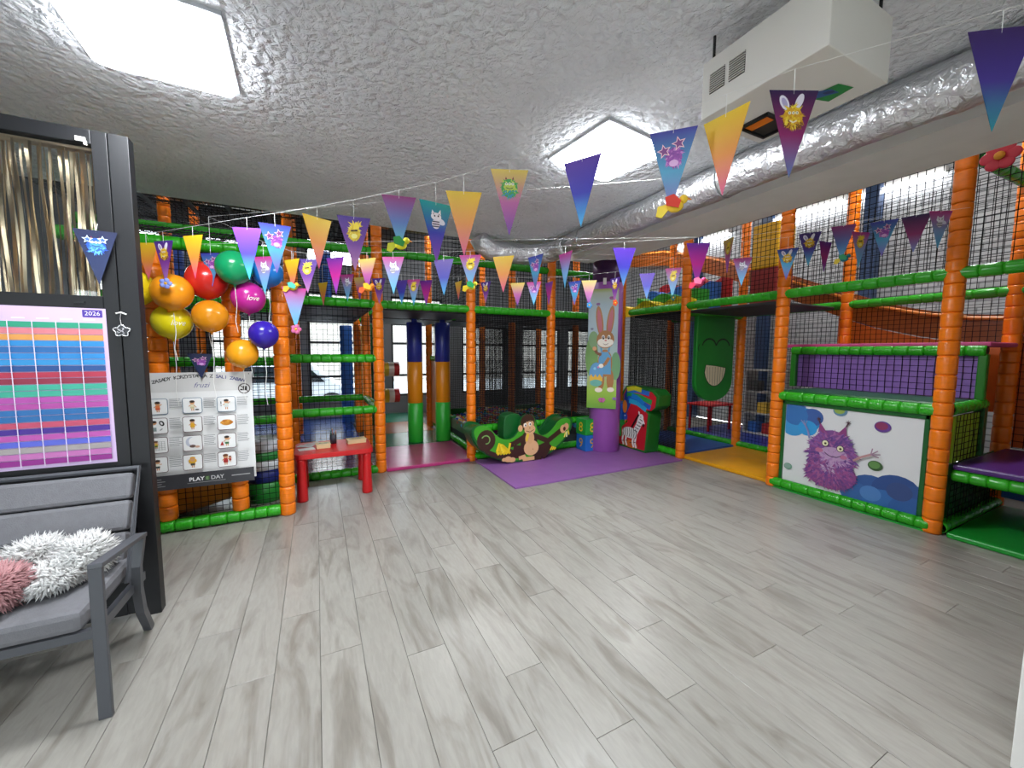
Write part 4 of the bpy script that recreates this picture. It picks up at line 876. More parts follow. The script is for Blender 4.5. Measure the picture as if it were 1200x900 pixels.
for i, hx in enumerate(('e0c414', '2a9a2c', '2a6ac8', 'c0242c')):
    pts = [(3.98, 2.09)] + [(3.98 + 1.2 * k / 16, 2.27 + .12 * i + .05 * math.sin(PI * 4 * k / 16 + i)) for k in range(17)] + [(5.18, 2.09)]
    obj('bump', MB().prism(pts, lambda u, v, d: (d, u, v), 4.72 + .26 * i, 4.98 + .26 * i), mat('bump_' + hx, hx, .35), rbw)
for z0, z1, hx, lb in ((2.1, 2.62, '8c1c20', 'dark red padded block on the upper deck under the yellow block'), (2.62, 3.2, 'd8a410', 'yellow padded block stacked on the dark red block')):
    tag(obj('padded_block', MB().box(5.35, 5.72, 3.1, 3.45, z0, z1), mat('block_' + hx, hx, .4), bevel=.02), lb, 'block')
for x, y, lb in ((7.85, 3.15, 'blue steel column against the brick wall behind the flags'), (7.85, 4.75, 'blue steel column farther along the brick wall'), (7.85, 6.3, 'blue steel column at the far end of the brick wall')):
    tag(obj('steel_column', MB().box(x - .09, x + .09, y - .09, y + .09, 0, 4.7), M_STEELB, bevel=.01), lb, 'column')
tb2 = thing('tube_slide', 'orange brown tube slide high up behind the net roof', 'slide', (0, 8.6, 4.0))
for i in range(6): obj('tube_section', MB().bar((-2.3 + .75 * i, 8.6, 4.3), (-1.58 + .75 * i, 8.6, 4.3), .3, 18), mat('tube_%d' % (i % 2), ['b06a30', '7a6a2a'][i % 2], .35), tb2, smooth=False)
for x in (-2.0, -.4, 1.2): obj('hanger_rod', MB().bar((x, 8.6, 4.6), (x, 8.6, 4.7), .012), M_STRAP, tb2)
for x, hx in ((-2.0, '2a4a9a'), (-.9, '2a4a9a'), (-1.45, 'c8ccd4'), (.2, '2a5ab0')):
    tag(obj('foam_column', MB().bar((x, 8.35, 2.1), (x, 8.35, 3.35), .1, 14), mat('fc_' + hx, hx, .4)), 'padded %s column on the upper deck at the far left' % {'2a4a9a': 'dark blue', 'c8ccd4': 'white', '2a5ab0': 'bright blue'}[hx] + (' corner' if x == -2.0 else ' near the middle' if x == -.9 else ''), 'column')
# toddler corner behind the tower
kt = thing('red_play_table', 'low red table in the toddler corner behind the green smiling board', 'table', (6.75, 5.0, 0))
obj('top', MB().box(6.4, 7.1, 4.75, 5.25, .5, .54), M_RED, kt, bevel=.01)
for x in (6.45, 7.05):
    for y in (4.8, 5.2): obj('leg', MB().bar((x, y, 0.04), (x, y, .5), .025), M_RED, kt)
sh = thing('white_shelf', 'white toy shelf in the toddler corner behind the net', 'shelf', (7.2, 4.2, 0)); M_SH = mat('shelf_white', 'c8c8c4', .5)
for y in (3.95, 4.5): obj('side', MB().box(7.0, 7.35, y - .012, y + .012, .04, 1.2), M_SH, sh)
for z in (.06, .42, .8, 1.19): obj('shelf_board', MB().box(7.0, 7.35, 3.96, 4.49, z - .012, z + .012), M_SH, sh)
for y, z, hx, lb in ((4.1, .1, 'b03030', 'red toy box low on the white shelf'), (4.35, .1, '3a70c0', 'blue toy box low on the white shelf'), (4.2, .46, 'd8b040', 'yellow toy box on the middle of the white shelf'), (4.38, .84, '4a4a4a', 'dark toy box at the top of the white shelf')):
    tag(obj('toy_box', MB().box(7.03, 7.25, y - .08, y + .08, z - .026, z + .16), mat('tb_' + hx, hx, .5), bevel=.01), lb, 'box')
pt_ = thing('play_tent', 'small white patterned tent in the toddler corner left of the monster panel', 'tent', (6.5, 3.1, .04))
obj('canvas', MB().add([(6.3, 2.85, .04), (6.8, 2.85, .04), (6.8, 3.35, .04), (6.3, 3.35, .04), (6.55, 3.1, .75)], [(0, 1, 4), (1, 2, 4), (2, 3, 4), (3, 0, 4), (3, 2, 1, 0)]), mat('tent_cloth', 'b8b8b4', .8, var=.5, vscale=14), pt_)

# ------------------------------------------------------------------ pillar, poster, soft toys on the purple mat
PCX, PCY, PR_ = 3.90, 4.67, 0.228
pl = thing('round_pillar', 'purple padded round pillar standing on the purple mat', 'pillar', (PCX, PCY, 0))
obj('padding', MB().lathe([(PR_ - .01, 0.02), (PR_, .03), (PR_, 2.5), (PR_ - .004, 2.505)], 36, (PCX, PCY, 0)), M_PURPLE, pl, smooth=True)
obj('upper_shaft', MB().lathe([(PR_ - .012, 2.5), (PR_ - .012, 2.82)], 36, (PCX, PCY, 0)), mat('dark_purple_paint', '4a2458', .5), pl, smooth=True)
vdir = Vector((PCX, PCY, 0)).normalized(); ud = Vector((vdir.y, -vdir.x, 0))
so = Vector((PCX, PCY, 0)) - vdir * (PR_ + .012)
sw = obj('switch', MB().add([so + ud * a + vdir * d + Vector((0, 0, z)) for d in (-.012, .03) for a, z in ((-.06, 2.46), (-.015, 2.46), (-.015, 2.55), (-.06, 2.55))], [(0, 1, 2, 3), (7, 6, 5, 4), (0, 4, 5, 1), (1, 5, 6, 2), (2, 6, 7, 3), (3, 7, 4, 0)]), M_WHITE, pl)
bp = thing('bunny_poster', 'tall Easter poster of a brown bunny with a painted egg on the purple pillar', 'poster', tuple(so + Vector((0, 0, .68))))
ux = Vector((vdir.y * .97 - vdir.x * .12, -vdir.x * .97 - vdir.y * .12, 0)).normalized()
PWd, PHt = .42, 1.72
po = so - ux * (PWd * .62) - vdir * .012 + Vector((0, 0, .68))
nrm = ux.cross(Vector((0, 0, 1)))
c_ = [po, po + ux * PWd, po + ux * PWd + Vector((0, 0, PHt)), po + Vector((0, 0, PHt))]
obj('sheet', MB().add([p - nrm * .003 for p in c_] + c_, [(0, 1, 2, 3), (7, 6, 5, 4), (0, 4, 5, 1), (1, 5, 6, 2), (2, 6, 7, 3), (3, 7, 4, 0)]), mat('poster_paper', 'd0d8d8', .5), bp)
q = PR(.0004)
q.vgrad(0, PWd, [(0, '6aa030'), (.25, '9ac040'), (.42, 'a8b878'), (.6, '9ab4a8'), (1.1, 'a9bcc4'), (1.5, '9fb2ba'), (1.66, 'a8b0a0'), (PHt, '9aa83a')])
q.ell(.06, .75, .09, .3, '6f9a50').ell(.4, .62, .07, .2, '6a9a68').ell(.08, 1.0, .07, .12, '7fa070')
for i in range(30): q.poly([(R_.uniform(0, PWd), R_.uniform(.02, .3)) for _ in range(1)] * 1 + [(0, 0)] * 0, '000000') if False else None
# ears, head
br, dk, lt = 'a8703a', '7a4a2a', 'd09a6a'
for s_, rot in ((-1, .12), (1, -.12)): q.ell(.24 + s_ * .075, 1.26, .05, .22, br, rot).ell(.24 + s_ * .075, 1.25, .03, .18, 'b8606a', rot)
q.ell(.25, .66, .105, .2, br).ell(.33, .42, .05, .15, br).ell(.2, .42, .05, .15, br)
q.poly([(.17, .5), (.34, .5), (.33, .76), (.29, .82), (.2, .82), (.16, .72)], '5a9ac4').line([(.2, .82), (.19, .9)], .025, '5a9ac4').line([(.3, .82), (.31, .9)], .025, '5a9ac4')
q.ell(.25, 1.0, .125, .13, br).ell(.25, .95, .1, .065, 'e6dccb').ell(.2, .96, .06, .05, 'f0e8da').ell(.31, .96, .055, .045, 'f0e8da')
q.ell(.22, 1.03, .022, .034, 'f8f4ec').ell(.3, 1.03, .022, .034, 'f8f4ec').ell(.222, 1.025, .015, .026, '3a2414').ell(.298, 1.025, .015, .026, '3a2414').ell(.226, 1.035, .005, .007, 'ffffff').ell(.302, 1.035, .005, .007, 'ffffff')
q.ell(.255, .985, .016, .011, 'c86a6a').line([(.22, .94), (.255, .925), (.295, .942)], .006, '5a2a1a')
q.line([(.1, .86), (.14, .8), (.2, .78)], .04, dk).ell(.1, .87, .03, .03, lt)
q.ell(.13, .5, .1, .17, '5f9ac8').poly([(.035, .46), (.06, .5), (.09, .45), (.12, .5), (.15, .45), (.18, .5), (.22, .45), (.222, .4), (.04, .4)], 'e8b83a').ell(.13, .37, .085, .05, '6ab0a0').ell(.11, .58, .02, .02, '88c4e0').ell(.16, .6, .015, .015, 'd87aa8')
q.line([(.31, .74), (.25, .64), (.2, .62)], .045, br).ell(.2, .62, .035, .03, 'f0e8da')
q.ell(.34, .28, .05, .035, 'e8dccb').ell(.17, .27, .055, .035, 'e8dccb')
for cx, cy, s_, hx in ((.33, 1.58, .035, '9a4a8a'), (.14, 1.5, .028, '8a5a94'), (.06, 1.15, .022, '7a7a90'), (.22, .12, .05, 'c05a9a'), (.4, .15, .03, '8a6ab0')):
    q.ell(cx - s_ * .5, cy + s_ * .3, s_ * .6, s_ * .4, hx, .6).ell(cx + s_ * .5, cy + s_ * .3, s_ * .6, s_ * .4, hx, -.6).ell(cx - s_ * .35, cy - s_ * .3, s_ * .35, s_ * .28, hx, .3).ell(cx + s_ * .35, cy - s_ * .3, s_ * .35, s_ * .28, hx, -.3).line([(cx, cy - s_ * .5), (cx, cy + s_ * .5)], s_ * .12, '3a2a3a')
q.build('poster_print', bp, frame(tuple(po + nrm * .0008), ux, (0, 0, 1)))

tag(obj('purple_mat', MB().box(1.9, 4.5, 3.72, 4.92, 0.0, .02), mat('purple_mat', '8a5a9c', .5, var=.05, bump=.05, bscale=60), bevel=.004), 'thin purple floor mat under the rocker and the pillar', 'mat')

rk = thing('monkey_rocker', 'green padded crescent rocker with a monkey eating a banana on its side', 'rocker', (2.45, 4.7, .02))
ROCK = [(1.711, 0.472), (1.756, 0.358), (1.873, 0.225), (2.04, 0.127), (2.263, 0.043), (2.417, 0.022), (2.655, 0.031), (2.887, 0.089), (3.07, 0.203), (3.212, 0.362), (3.254, 0.495), (3.238, 0.558), (3.149, 0.589), (3.035, 0.56), (2.952, 0.458), (2.855, 0.37), (2.759, 0.342), (2.691, 0.396), (2.662, 0.517), (2.634, 0.613), (2.554, 0.665), (2.45, 0.649), (2.399, 0.572), (2.387, 0.469), (2.312, 0.361), (2.186, 0.339), (2.076, 0.383), (2.003, 0.457), (1.943, 0.529), (1.873, 0.567), (1.78, 0.575), (1.723, 0.536)]
def smooth_loop(P, it=2):
    for _ in range(it):
        Q_ = []
        for i in range(len(P)):
            a, b = P[i], P[(i + 1) % len(P)]; Q_ += [(a[0] * .75 + b[0] * .25, a[1] * .75 + b[1] * .25), (a[0] * .25 + b[0] * .75, a[1] * .25 + b[1] * .75)]
        P = Q_
    return P
RS = smooth_loop(ROCK, 2)
FX = lambda u, v, d: (u, d, v)
obj('side_panel', MB().prism(RS, FX, 4.575, 4.615), M_DGREEN, rk)
BODY = [p for p in ROCK[:17]] + [(2.6, .28), (2.4, .27)] + ROCK[24:]
obj('seat_body', MB().prism(smooth_loop([(x, max(z - .03, .022)) if 0.03 < z else (x, z) for x, z in BODY], 2), FX, 4.615, 4.87), M_DGREEN, rk)
obj('side_panel', MB().prism(smooth_loop(BODY, 2), FX, 4.87, 4.9), M_DGREEN, rk)
obj('backrest', MB().prism(smooth_loop([(2.2, .25), (2.45, .25), (2.47, .6), (2.42, .67), (2.26, .67), (2.2, .6)], 2), FX, 4.66, 4.86), M_DGREEN, rk, bevel=.01)
q = PR(.0004); bx_, bz_ = 2.45, .3
q.poly([(bx_ + (x - bx_) * .955, .012 + bz_ + (z - bz_) * .935 - .006) for x, z in RS], '3f9a24')
mk, sk = '3a2218', 'd8a878'
q.line([(2.44, .1), (2.1, .1 + .03), (1.95, .2), (1.86, .3)], .06, mk)
q.ell(1.915, .36, .13, .14, mk).line([(1.915 + .07 * math.cos(a) * (1 - i * .06), .36 + .075 * math.sin(a) * (1 - i * .06)) for i, a in enumerate([2.6 - .55 * k for k in range(9)])], .014, '7aa85a')
q.line([(2.5, .17), (2.3, .2), (2.24, .1)], .13, mk).line([(2.66, .15), (2.87, .22), (2.74, .06), (2.6, .07)], .12, mk)
q.line([(2.45, .35), (2.31, .28), (2.25, .27)], .075, mk).line([(2.61, .37), (2.84, .27), (3.05, .4)], .07, mk)
q.ell(2.54, .28, .13, .17, mk).ell(2.55, .33, .07, .1, sk).ell(2.575, .2, .115, .105, 'dcae80').ell(2.6, .18, .008, .008, 'b07a50')
q.ell(2.515, .55, .11, .115, mk).ell(2.405, .48, .035, .045, sk).ell(2.5, .515, .055, .05, sk).ell(2.56, .53, .05, .05, sk).ell(2.55, .455, .085, .07, 'dcae80')
q.ell(2.478, .52, .022, .026, 'f4f0e8').ell(2.55, .53, .022, .026, 'f4f0e8').ell(2.482, .515, .01, .014, '1a1010').ell(2.552, .525, .01, .014, '1a1010').line([(2.45, .55), (2.49, .558)], .012, '1a1010').line([(2.54, .57), (2.58, .572)], .012, '1a1010')
q.line([(2.49, .44), (2.55, .42), (2.61, .45)], .008, '6a3a20').ell(2.545, .475, .012, .007, '8a5a38')
q.line([(2.52, .4), (2.51, .34), (2.5, .3)], .035, 'e8c83a').ell(2.55, .31, .035, .05, sk)
for i in range(5): q.line([(2.1 + .01 * i, .31 - .008 * i), (2.06 + .04 * i, .2), (2.09 + .04 * i, .16)], .035, ['e8c81e', 'd8b414', 'f0d43a'][i % 3])
q.line([(2.25, .3), (2.23, .2), (2.15, .16)], .03, 'e0c020')
q.ell(2.22, .085, .05, .04, sk).ell(2.28, .07, .05, .035, sk).ell(2.16, .085, .03, .025, sk).line([(2.38, .08), (2.48, .1), (2.44, .055), (2.62, .06)], .05, sk)
q.ell(3.08, .42, .05, .06, sk).ell(3.13, .45, .045, .05, 'cf9a72').ell(3.1, .42, .022, .03, '4a1e14').line([(3.12, .37), (3.1, .3)], .02, 'e8d860').line([(3.14, .38), (3.14, .3)], .02, 'f0e8b0').line([(3.16, .4), (3.18, .33)], .02, 'e8d040')
for i in range(3): q.line([(2.9 + .03 * i, .19 - .01 * i), (2.87 + .03 * i, .14)], .022, 'e0c424')
q.build('monkey_print', rk, frame((0, 4.5745, 0), (1, 0, 0), (0, 0, 1)), M_PRINT_GLOSS)

ZEB = [(4.785, 0.021), (4.19, 0.021), (4.139, 0.611), (4.214, 0.671), (4.075, 0.671), (3.993, 0.736), (3.974, 0.892), (4.069, 0.966), (4.636, 0.986), (4.711, 0.875), (4.689, 0.58), (4.59, 0.424), (4.703, 0.346), (4.791, 0.256)]
zt = thing('zebra_block', 'S shaped soft play block with a zebra and a blue bird on its red face', 'soft block', (4.4, 4.4, .02))
zc = lambda u, v, d: (d, u, v)
obj('body', MB().prism(ZEB, zc, 4.28, 4.53), mat('leaf_green_vinyl', '1c6a24', .36, var=.06), zt, bevel=.012)
q = PR(.0004); mzy, mzz = 4.4, .48
LZ = lambda y, z: (4.8 - y, z)
zin = [(4.4 + (y - 4.4) * .9, .49 + (z - .49) * .93) for y, z in ZEB]
q.poly([LZ(*p) for p in zin], 'c4202a')
L = lambda *pts: [LZ(*p) for p in pts]
q.poly(L((4.68, .6), (4.66, .85), (4.6, .95), (4.5, .75), (4.6, .55), (4.62, .45)), '20408a')
for i, (y0, z0, y1, z1, hx) in enumerate(((4.6, .9, 4.15, .9, '2a6ac0'), (4.6, .85, 4.1, .78, '2a9a4a'), (4.58, .8, 4.12, .7, '1f5ab8'), (4.55, .76, 4.2, .66, '28a0c8'), (4.6, .93, 4.3, .94, 'c8c42a'), (4.5, .84, 4.25, .74, '1a7ac8'))): q.line(L((y0, z0), ((y0 + y1) / 2, (z0 + z1) / 2 + .03), (y1, z1)), .07, hx)
q.ell(*LZ(4.64, .66), .05, .1, 'd87a2a').ell(*LZ(4.62, .5), .045, .06, '2a50b0').ell(*LZ(4.63, .52), .012, .012, 'f0f0f0').line(L((4.6, .46), (4.63, .41)), .03, 'c8842a')
q.ell(*LZ(4.5, .1), .16, .06, 'c8642a')
w = 'e8e6e0'
q.ell(*LZ(4.52, .27), .16, .085, w).line(L((4.4, .3), (4.33, .42), (4.3, .52)), .1, w).ell(*LZ(4.29, .54), .05, .05, w).line(L((4.28, .53), (4.235, .44)), .06, w)
for yy in (4.65, 4.58, 4.43, 4.38): q.line(L((yy, .24), (yy + .02, .13), (yy - .01, .06)), .035, w)
for i in range(7): q.line(L((4.66 - .045 * i, .2), (4.64 - .045 * i, .27), (4.66 - .045 * i, .345)), .012, '1c1a1a')
for i in range(5): q.line(L((4.43 - .03 * i, .33 + .045 * i), (4.35 - .025 * i, .31 + .045 * i)), .012, '1c1a1a')
for i in range(4): q.line(L((4.665 - .08 * i, .12 + .02 * (i % 2)), (4.62 - .08 * i, .125 + .02 * (i % 2))), .01, '1c1a1a')
q.line(L((4.47, .36), (4.38, .5), (4.31, .6)), .03, '1c1a1a').ell(*LZ(4.23, .43), .022, .025, '2a2626').ell(*LZ(4.285, .545), .008, .008, '101010').ell(*LZ(4.32, .6), .015, .03, w, .3)
q.build('zebra_print', zt, frame((4.2795, 4.8, 0), (0, -1, 0), (0, 0, 1)), M_PRINT_GLOSS)

def cube(x, y, z, rz, hexc, sym, symc, label, s=.27):
    t = thing('soft_cube', label, 'soft cube', (x, y, z), rz, 'soft play cubes round the pillar'); M = T(x, y, z, rz)
    obj('cube_body', MB().box(-s / 2, s / 2, -s / 2, s / 2, 0, s), mat('cube_' + hexc, hexc, .4), t, M, bevel=.01)
    for a in (0, -PI / 2):
        q = PR(.0004); q.text(sym, 0, -.07, .14, symc)
        q.build('symbol', t, M @ Matrix.Rotation(a, 4, 'Z') @ frame((0, -s / 2 - .0005, s / 2), (1, 0, 0), (0, 0, 1)))
cube(3.66, 4.76, .02, .0, '1f6ac0', '9', 'd8a020', 'blue soft cube with an orange figure on the mat left of the pillar', .24)
cube(3.655, 4.765, .26, .03, '1f9a3a', '8', 'e8c020', 'green soft cube with a yellow figure on top of the blue cube', .24)
cube(4.38, 4.83, .02, .0, 'c8a020', '8', '2a5ab0', 'yellow soft cube at the bottom of the stack right of the pillar', .16)
cube(4.38, 4.83, .18, .0, '2a8a3a', '9', 'e0c030', 'green soft cube in the middle of the stack right of the pillar', .26)
cube(4.38, 4.83, .44, .0, '2258b4', '3', 'd89a20', 'blue soft cube marked 3 on top of the stack right of the pillar', .26)

# ------------------------------------------------------------------ bunting
PAL = dict(yp=('f0c81e', 'f0963c', 'e8508c'), yv=('e8cc5a', 'c060a0', '6a30a0'), pt=('3a1a6a', '45309a', '2a9aa8'), dm=('2c1450', '96206a', '6a86c0'), bt=('3a34a0', '4aa8d0', '7a4cb0'), pb=('5a3a9c', '3c3cb0', '4ab4e8'),
           tb=('2aa8a8', '3a44b8', '9a5ac0'), mb=('9a2c7a', '5a7ac0', '5ac0e0'), mc=('c8308c', '8aa8dc', '5ac8f0'), pp=('4a2890', '7a3aa0', 'c884b8'), pv=('4a2890', '8a3aa0', 'c88ad0'), vc=('7e38c4', '4a3ad8', '3ac8f0'), pm=('5a1e8c', 'c0208c', '7a4ac0'), vb=('6a3ac8', '4a44d0', '6ab8f0'), nv=('1c2448', '22305c', '24305a'))
def shade(pal, f):
    a, b, c = [tuple(.8 * k for k in lin(h)) for h in PAL[pal]]
    return tuple(a[i] + (b[i] - a[i]) * f * 2 for i in range(3)) if f < .5 else tuple(b[i] + (c[i] - b[i]) * (f - .5) * 2 for i in range(3))
FLAG = {}
def flag_mesh(pal):
    if pal not in FLAG:
        m = MB(); n = 10
        for sgn in (1, -1):
            for i in range(n):
                f0, f1 = i / n, (i + 1) / n; a, b = .0825 * (1 - f0), .0825 * (1 - f1); c0, c1 = (*shade(pal, f0), 1), (*shade(pal, f1), 1)
                z = .0006 * sgn; m.add([(-a, -.28 * f0, z), (a, -.28 * f0, z), (b, -.28 * f1, z), (-b, -.28 * f1, z)], [(0, 1, 2, 3) if sgn < 0 else (3, 2, 1, 0)], [c0, c0, c1, c1])
        FLAG[pal] = m.mesh('pennant_' + pal, M_PRINT, fix=False)
    return FLAG[pal]
ART = {}
def art_mesh(kind):
    if kind in ART: return ART[kind]
    q = PR(.00025); q.z = .0009
    if kind == 'bee':
        q.ell(-.03, -.04, .014, .026, 'e8e4f0', .5).ell(.02, -.035, .012, .026, 'e8e4f0', -.4).ell(-.03, -.04, .008, .017, 'b0a8d0', .5)
        q.ell(0, -.088, .033, .036, 'd8a01c').fur(0, -.085, .032, .034, ['e8c82a', 'f0d848', 'c88a18', 'd8a820'], 70, .016, 2); q.fur(0, -.11, .03, .012, ['7a4414', '8a5a1a'], 24, .012, 3)
        for x in (-.012, 0, .012): q.ell(x, -.073, .005, .005, 'f4f0d8').ell(x, -.073, .002, .002, '201810')
        q.line([(-.012, -.098), (0, -.104), (.012, -.098)], .004, 'f0e8d8')
    elif kind == 'chick':
        q.fur(.01, -.045, .022, .012, ['e8c420', 'f0d840'], 24, .02, 5, -.6).ell(0, -.085, .03, .04, 'e0bc20').fur(0, -.085, .028, .036, ['e8c82a', 'f4e050', 'd0a018'], 60, .014, 6)
        q.ell(.012, -.05, .016, .012, 'f0d43a', .5).line([(-.016, -.074), (.016, -.07)], .008, '4a3414').ell(-.008, -.073, .005, .004, '201810').ell(.009, -.07, .005, .004, '201810').ell(0, -.1, .015, .012, 'f4e884')
    elif kind == 'star':
        q.ell(.005, -.095, .028, .034, '8a3a9c').fur(.005, -.095, .028, .032, ['9a48a8', 'b060b8', '7a3494', 'c07ac4'], 70, .014, 7).ell(.005, -.115, .016, .012, 'd8a8d8')
        for x, y in ((-.03, -.07), (.02, -.05)): q.star(x, y, .026, 'f4c8d0', rot=1.8).star(x, y, .0195, '7a3a80', rot=1.8)
    elif kind == 'white':
        q.ell(.024, -.085, .022, .014, 'dcdcec', -.4).ell(0, -.065, .026, .018, 'e8e6f0').poly([(-.024, -.055), (-.02, -.035), (-.008, -.05)], 'e8e6f0').poly([(.008, -.05), (.022, -.03), (.024, -.055)], 'e8e6f0')
        q.ell(-.002, -.1, .02, .022, 'e0dce8')
        for k in range(3): q.line([(-.02, -.09 - .011 * k), (.016, -.088 - .011 * k)], .005, '2a2440')
        q.ell(-.008, -.063, .004, .004, '201830').ell(.01, -.062, .004, .004, '201830').line([(-.016, -.05), (-.012, -.058)], .003, '3a3050').line([(.016, -.05), (.012, -.058)], .003, '3a3050')
    else:
        a, b, c = ('b8c84a', '3a9a4a', '2a8aa8') if kind == 'green' else ('4a90e0', '2a5ac8', '6ab8f0')
        q.ell(0, -.08, .036, .04, b).fur(0, -.07, .034, .03, [a, b], 60, .014, 8).fur(0, -.1, .034, .018, [c, b], 40, .014, 9).ell(0, -.075, .026, .014, a)
        for x in (-.014, 0, .014): q.ell(x, -.062, .006, .006, 'e8e8d0').ell(x, -.062, .0025, .0025, '182018')
        q.line([(-.016, -.078), (0, -.083), (.016, -.078)], .003, '204020').poly([(-.02, -.045), (-.016, -.032), (-.01, -.044)], '7a2a3a').poly([(.01, -.044), (.016, -.032), (.02, -.045)], '7a2a3a')
        if kind == 'blue':
            for x, y in ((-.03, -.05), (.026, -.048)): q.star(x, y, .022, 'd0e4f8').star(x, y, .014, '3a60b0')
    ART[kind] = q.m.mesh('print_' + kind, M_PRINT, fix=False)
    return ART[kind]
def hang_flag(parent, x, y, z, yaw, h, code):
    """pennant with its top edge centre at x,y,z; yaw 0 faces -Y"""
    pal, *art = code.split(); M = Matrix.Translation((x, y, z)) @ Matrix.Rotation(yaw, 4, 'Z') @ Matrix.Rotation(PI / 2, 4, 'X') @ Matrix.Diagonal((1, h / .28, 1, 1))
    f = link(bpy.data.objects.new('pennant', flag_mesh(pal)), parent, M)
    if art: link(bpy.data.objects.new('pennant_print', art_mesh(art[0])), f, M)
    return f
def bird(parent, p, cols, s=1.0, yaw=0.0):
    """small paper bird clipped under a pennant"""
    M = Matrix.Translation(p) @ Matrix.Rotation(yaw, 4, 'Z') @ Matrix.Scale(s, 4)
    b = obj('bird_ornament', MB().ball((0, 0, 0), .03, 10, 7, (1, .55, .75)).ball((.028, 0, .022), .016, 8, 6), mat('feather_' + cols[0], cols[0], .7), parent, M, smooth=True)
    obj('wing', MB().prism([(-.03, 0), (.012, -.012), (.02, .012), (-.005, .038), (-.035, .03)], lambda u, v, d: (u, d, v), -.022, -.019), mat('feather_' + cols[1], cols[1], .7), b, M)
    obj('tail', MB().prism([(-.02, -.008), (-.02, .012), (-.06, .004), (-.066, -.03), (-.045, -.038)], lambda u, v, d: (u, d, v), -.004, .004), mat('feather_' + cols[2], cols[2], .7), b, M)
    obj('beak', MB().bar((.042, 0, .022), (.056, 0, .018), .005, 6, .001), mat('beak', 'e08a20', .5), b, M)
def flower(parent, p, hexc, s=1.0):
    f = obj('flower_ornament', MB().ball((0, 0, 0), .01, 8, 6), mat('flower_eye', 'e8b030', .6), parent, Matrix.Translation(p) @ Matrix.Scale(s, 4))
    for k in range(5):
        a = 2 * PI * k / 5; obj('petal', MB().ball((.022 * math.cos(a), 0, .022 * math.sin(a)), .016, 8, 6, (1, .35, 1)), mat('petal_' + hexc, hexc, .6), f, Matrix.Translation(p) @ Matrix.Scale(s, 4), smooth=True)
S1 =[
 (1.77,0.45,2.42,1.32,0.69,0.28,'pt'),
 (1.45,0.82,2.37,1.05,0.60,0.28,'dm bee'),
 (1.32,0.97,2.34,0.94,-0.53,0.28,'yp'),
 (1.21,1.10,2.32,0.83,0.00,0.29,'bt star'),
 (0.99,1.36,2.28,0.63,-0.44,0.27,'pb'),
 (0.78,1.60,2.29,0.45,0.07,0.28,'yv green'),
 (0.63,1.77,2.23,0.34,0.00,0.29,'yp'),
 (0.53,1.88,2.20,0.28,0.41,0.28,'tb white'),
 (0.39,2.04,2.26,0.19,-0.00,0.25,'mb'),
 (0.20,2.27,2.20,0.09,-0.00,0.28,'pp chick'),
 (0.03,2.47,2.23,0.01,0.52,0.28,'yp'),
 (-0.19,2.72,2.23,-0.07,-0.00,0.28,'bt star'),
 (-0.35,2.91,2.24,-0.12,-0.43,0.31,'vc'),
 (-0.70,3.31,2.25,-0.21,-0.91,0.28,'yp'),
 (-0.92,3.57,2.25,-0.25,-0.91,0.29,'pv bee'),
 (-1.06,3.74,2.26,-0.28,-0.75,0.26,'yp'),
]
S2 =[
 (-0.69,3.74,2.23,-0.18,-0.73,0.25,'bt star'),
 (-0.33,3.53,2.20,-0.09,-0.71,0.28,'mc white'),
 (-0.14,3.43,2.18,-0.04,-0.92,0.22,'yp'),
 (-0.04,3.37,2.18,-0.01,-0.40,0.25,'pp chick'),
 (0.15,3.26,2.19,0.05,-0.74,0.27,'pm'),
 (0.36,3.14,2.18,0.12,-0.71,0.23,'yv'),
 (0.53,3.04,2.19,0.17,-0.32,0.27,'mc white'),
 (0.86,2.86,2.17,0.29,-0.53,0.26,'pb'),
 (1.03,2.76,2.20,0.36,-0.23,0.24,'mc chick'),
 (1.24,2.64,2.19,0.44,-0.35,0.26,'yp'),
 (1.44,2.52,2.19,0.52,-0.85,0.24,'bt star'),
 (1.63,2.42,2.21,0.59,-0.96,0.25,'mc'),
 (1.99,2.21,2.24,0.73,0.30,0.27,'vb'),
 (2.44,1.96,2.27,0.90,0.40,0.29,'pm'),
]
S2B =[
 (3.75,2.66,2.64,0.95,-0.99,0.34,'yv chick'),
 (3.79,2.53,2.43,0.98,0.00,0.27,'mc white'),
 (3.89,2.17,2.45,1.06,0.00,0.28,'bt bee'),
 (3.94,2.02,2.56,1.10,-0.00,0.29,'pt bee'),
 (3.97,1.91,2.46,1.12,1.02,0.26,'pm'),
 (4.00,1.80,2.57,1.15,0.00,0.29,'mb'),
 (4.03,1.69,2.49,1.17,0.82,0.28,'mc chick'),
 (4.07,1.56,2.55,1.20,0.00,0.28,'bt star'),
 (4.12,1.39,2.55,1.25,0.00,0.28,'dm'),
 (4.16,1.27,2.55,1.27,0.75,0.27,'mc white'),
]
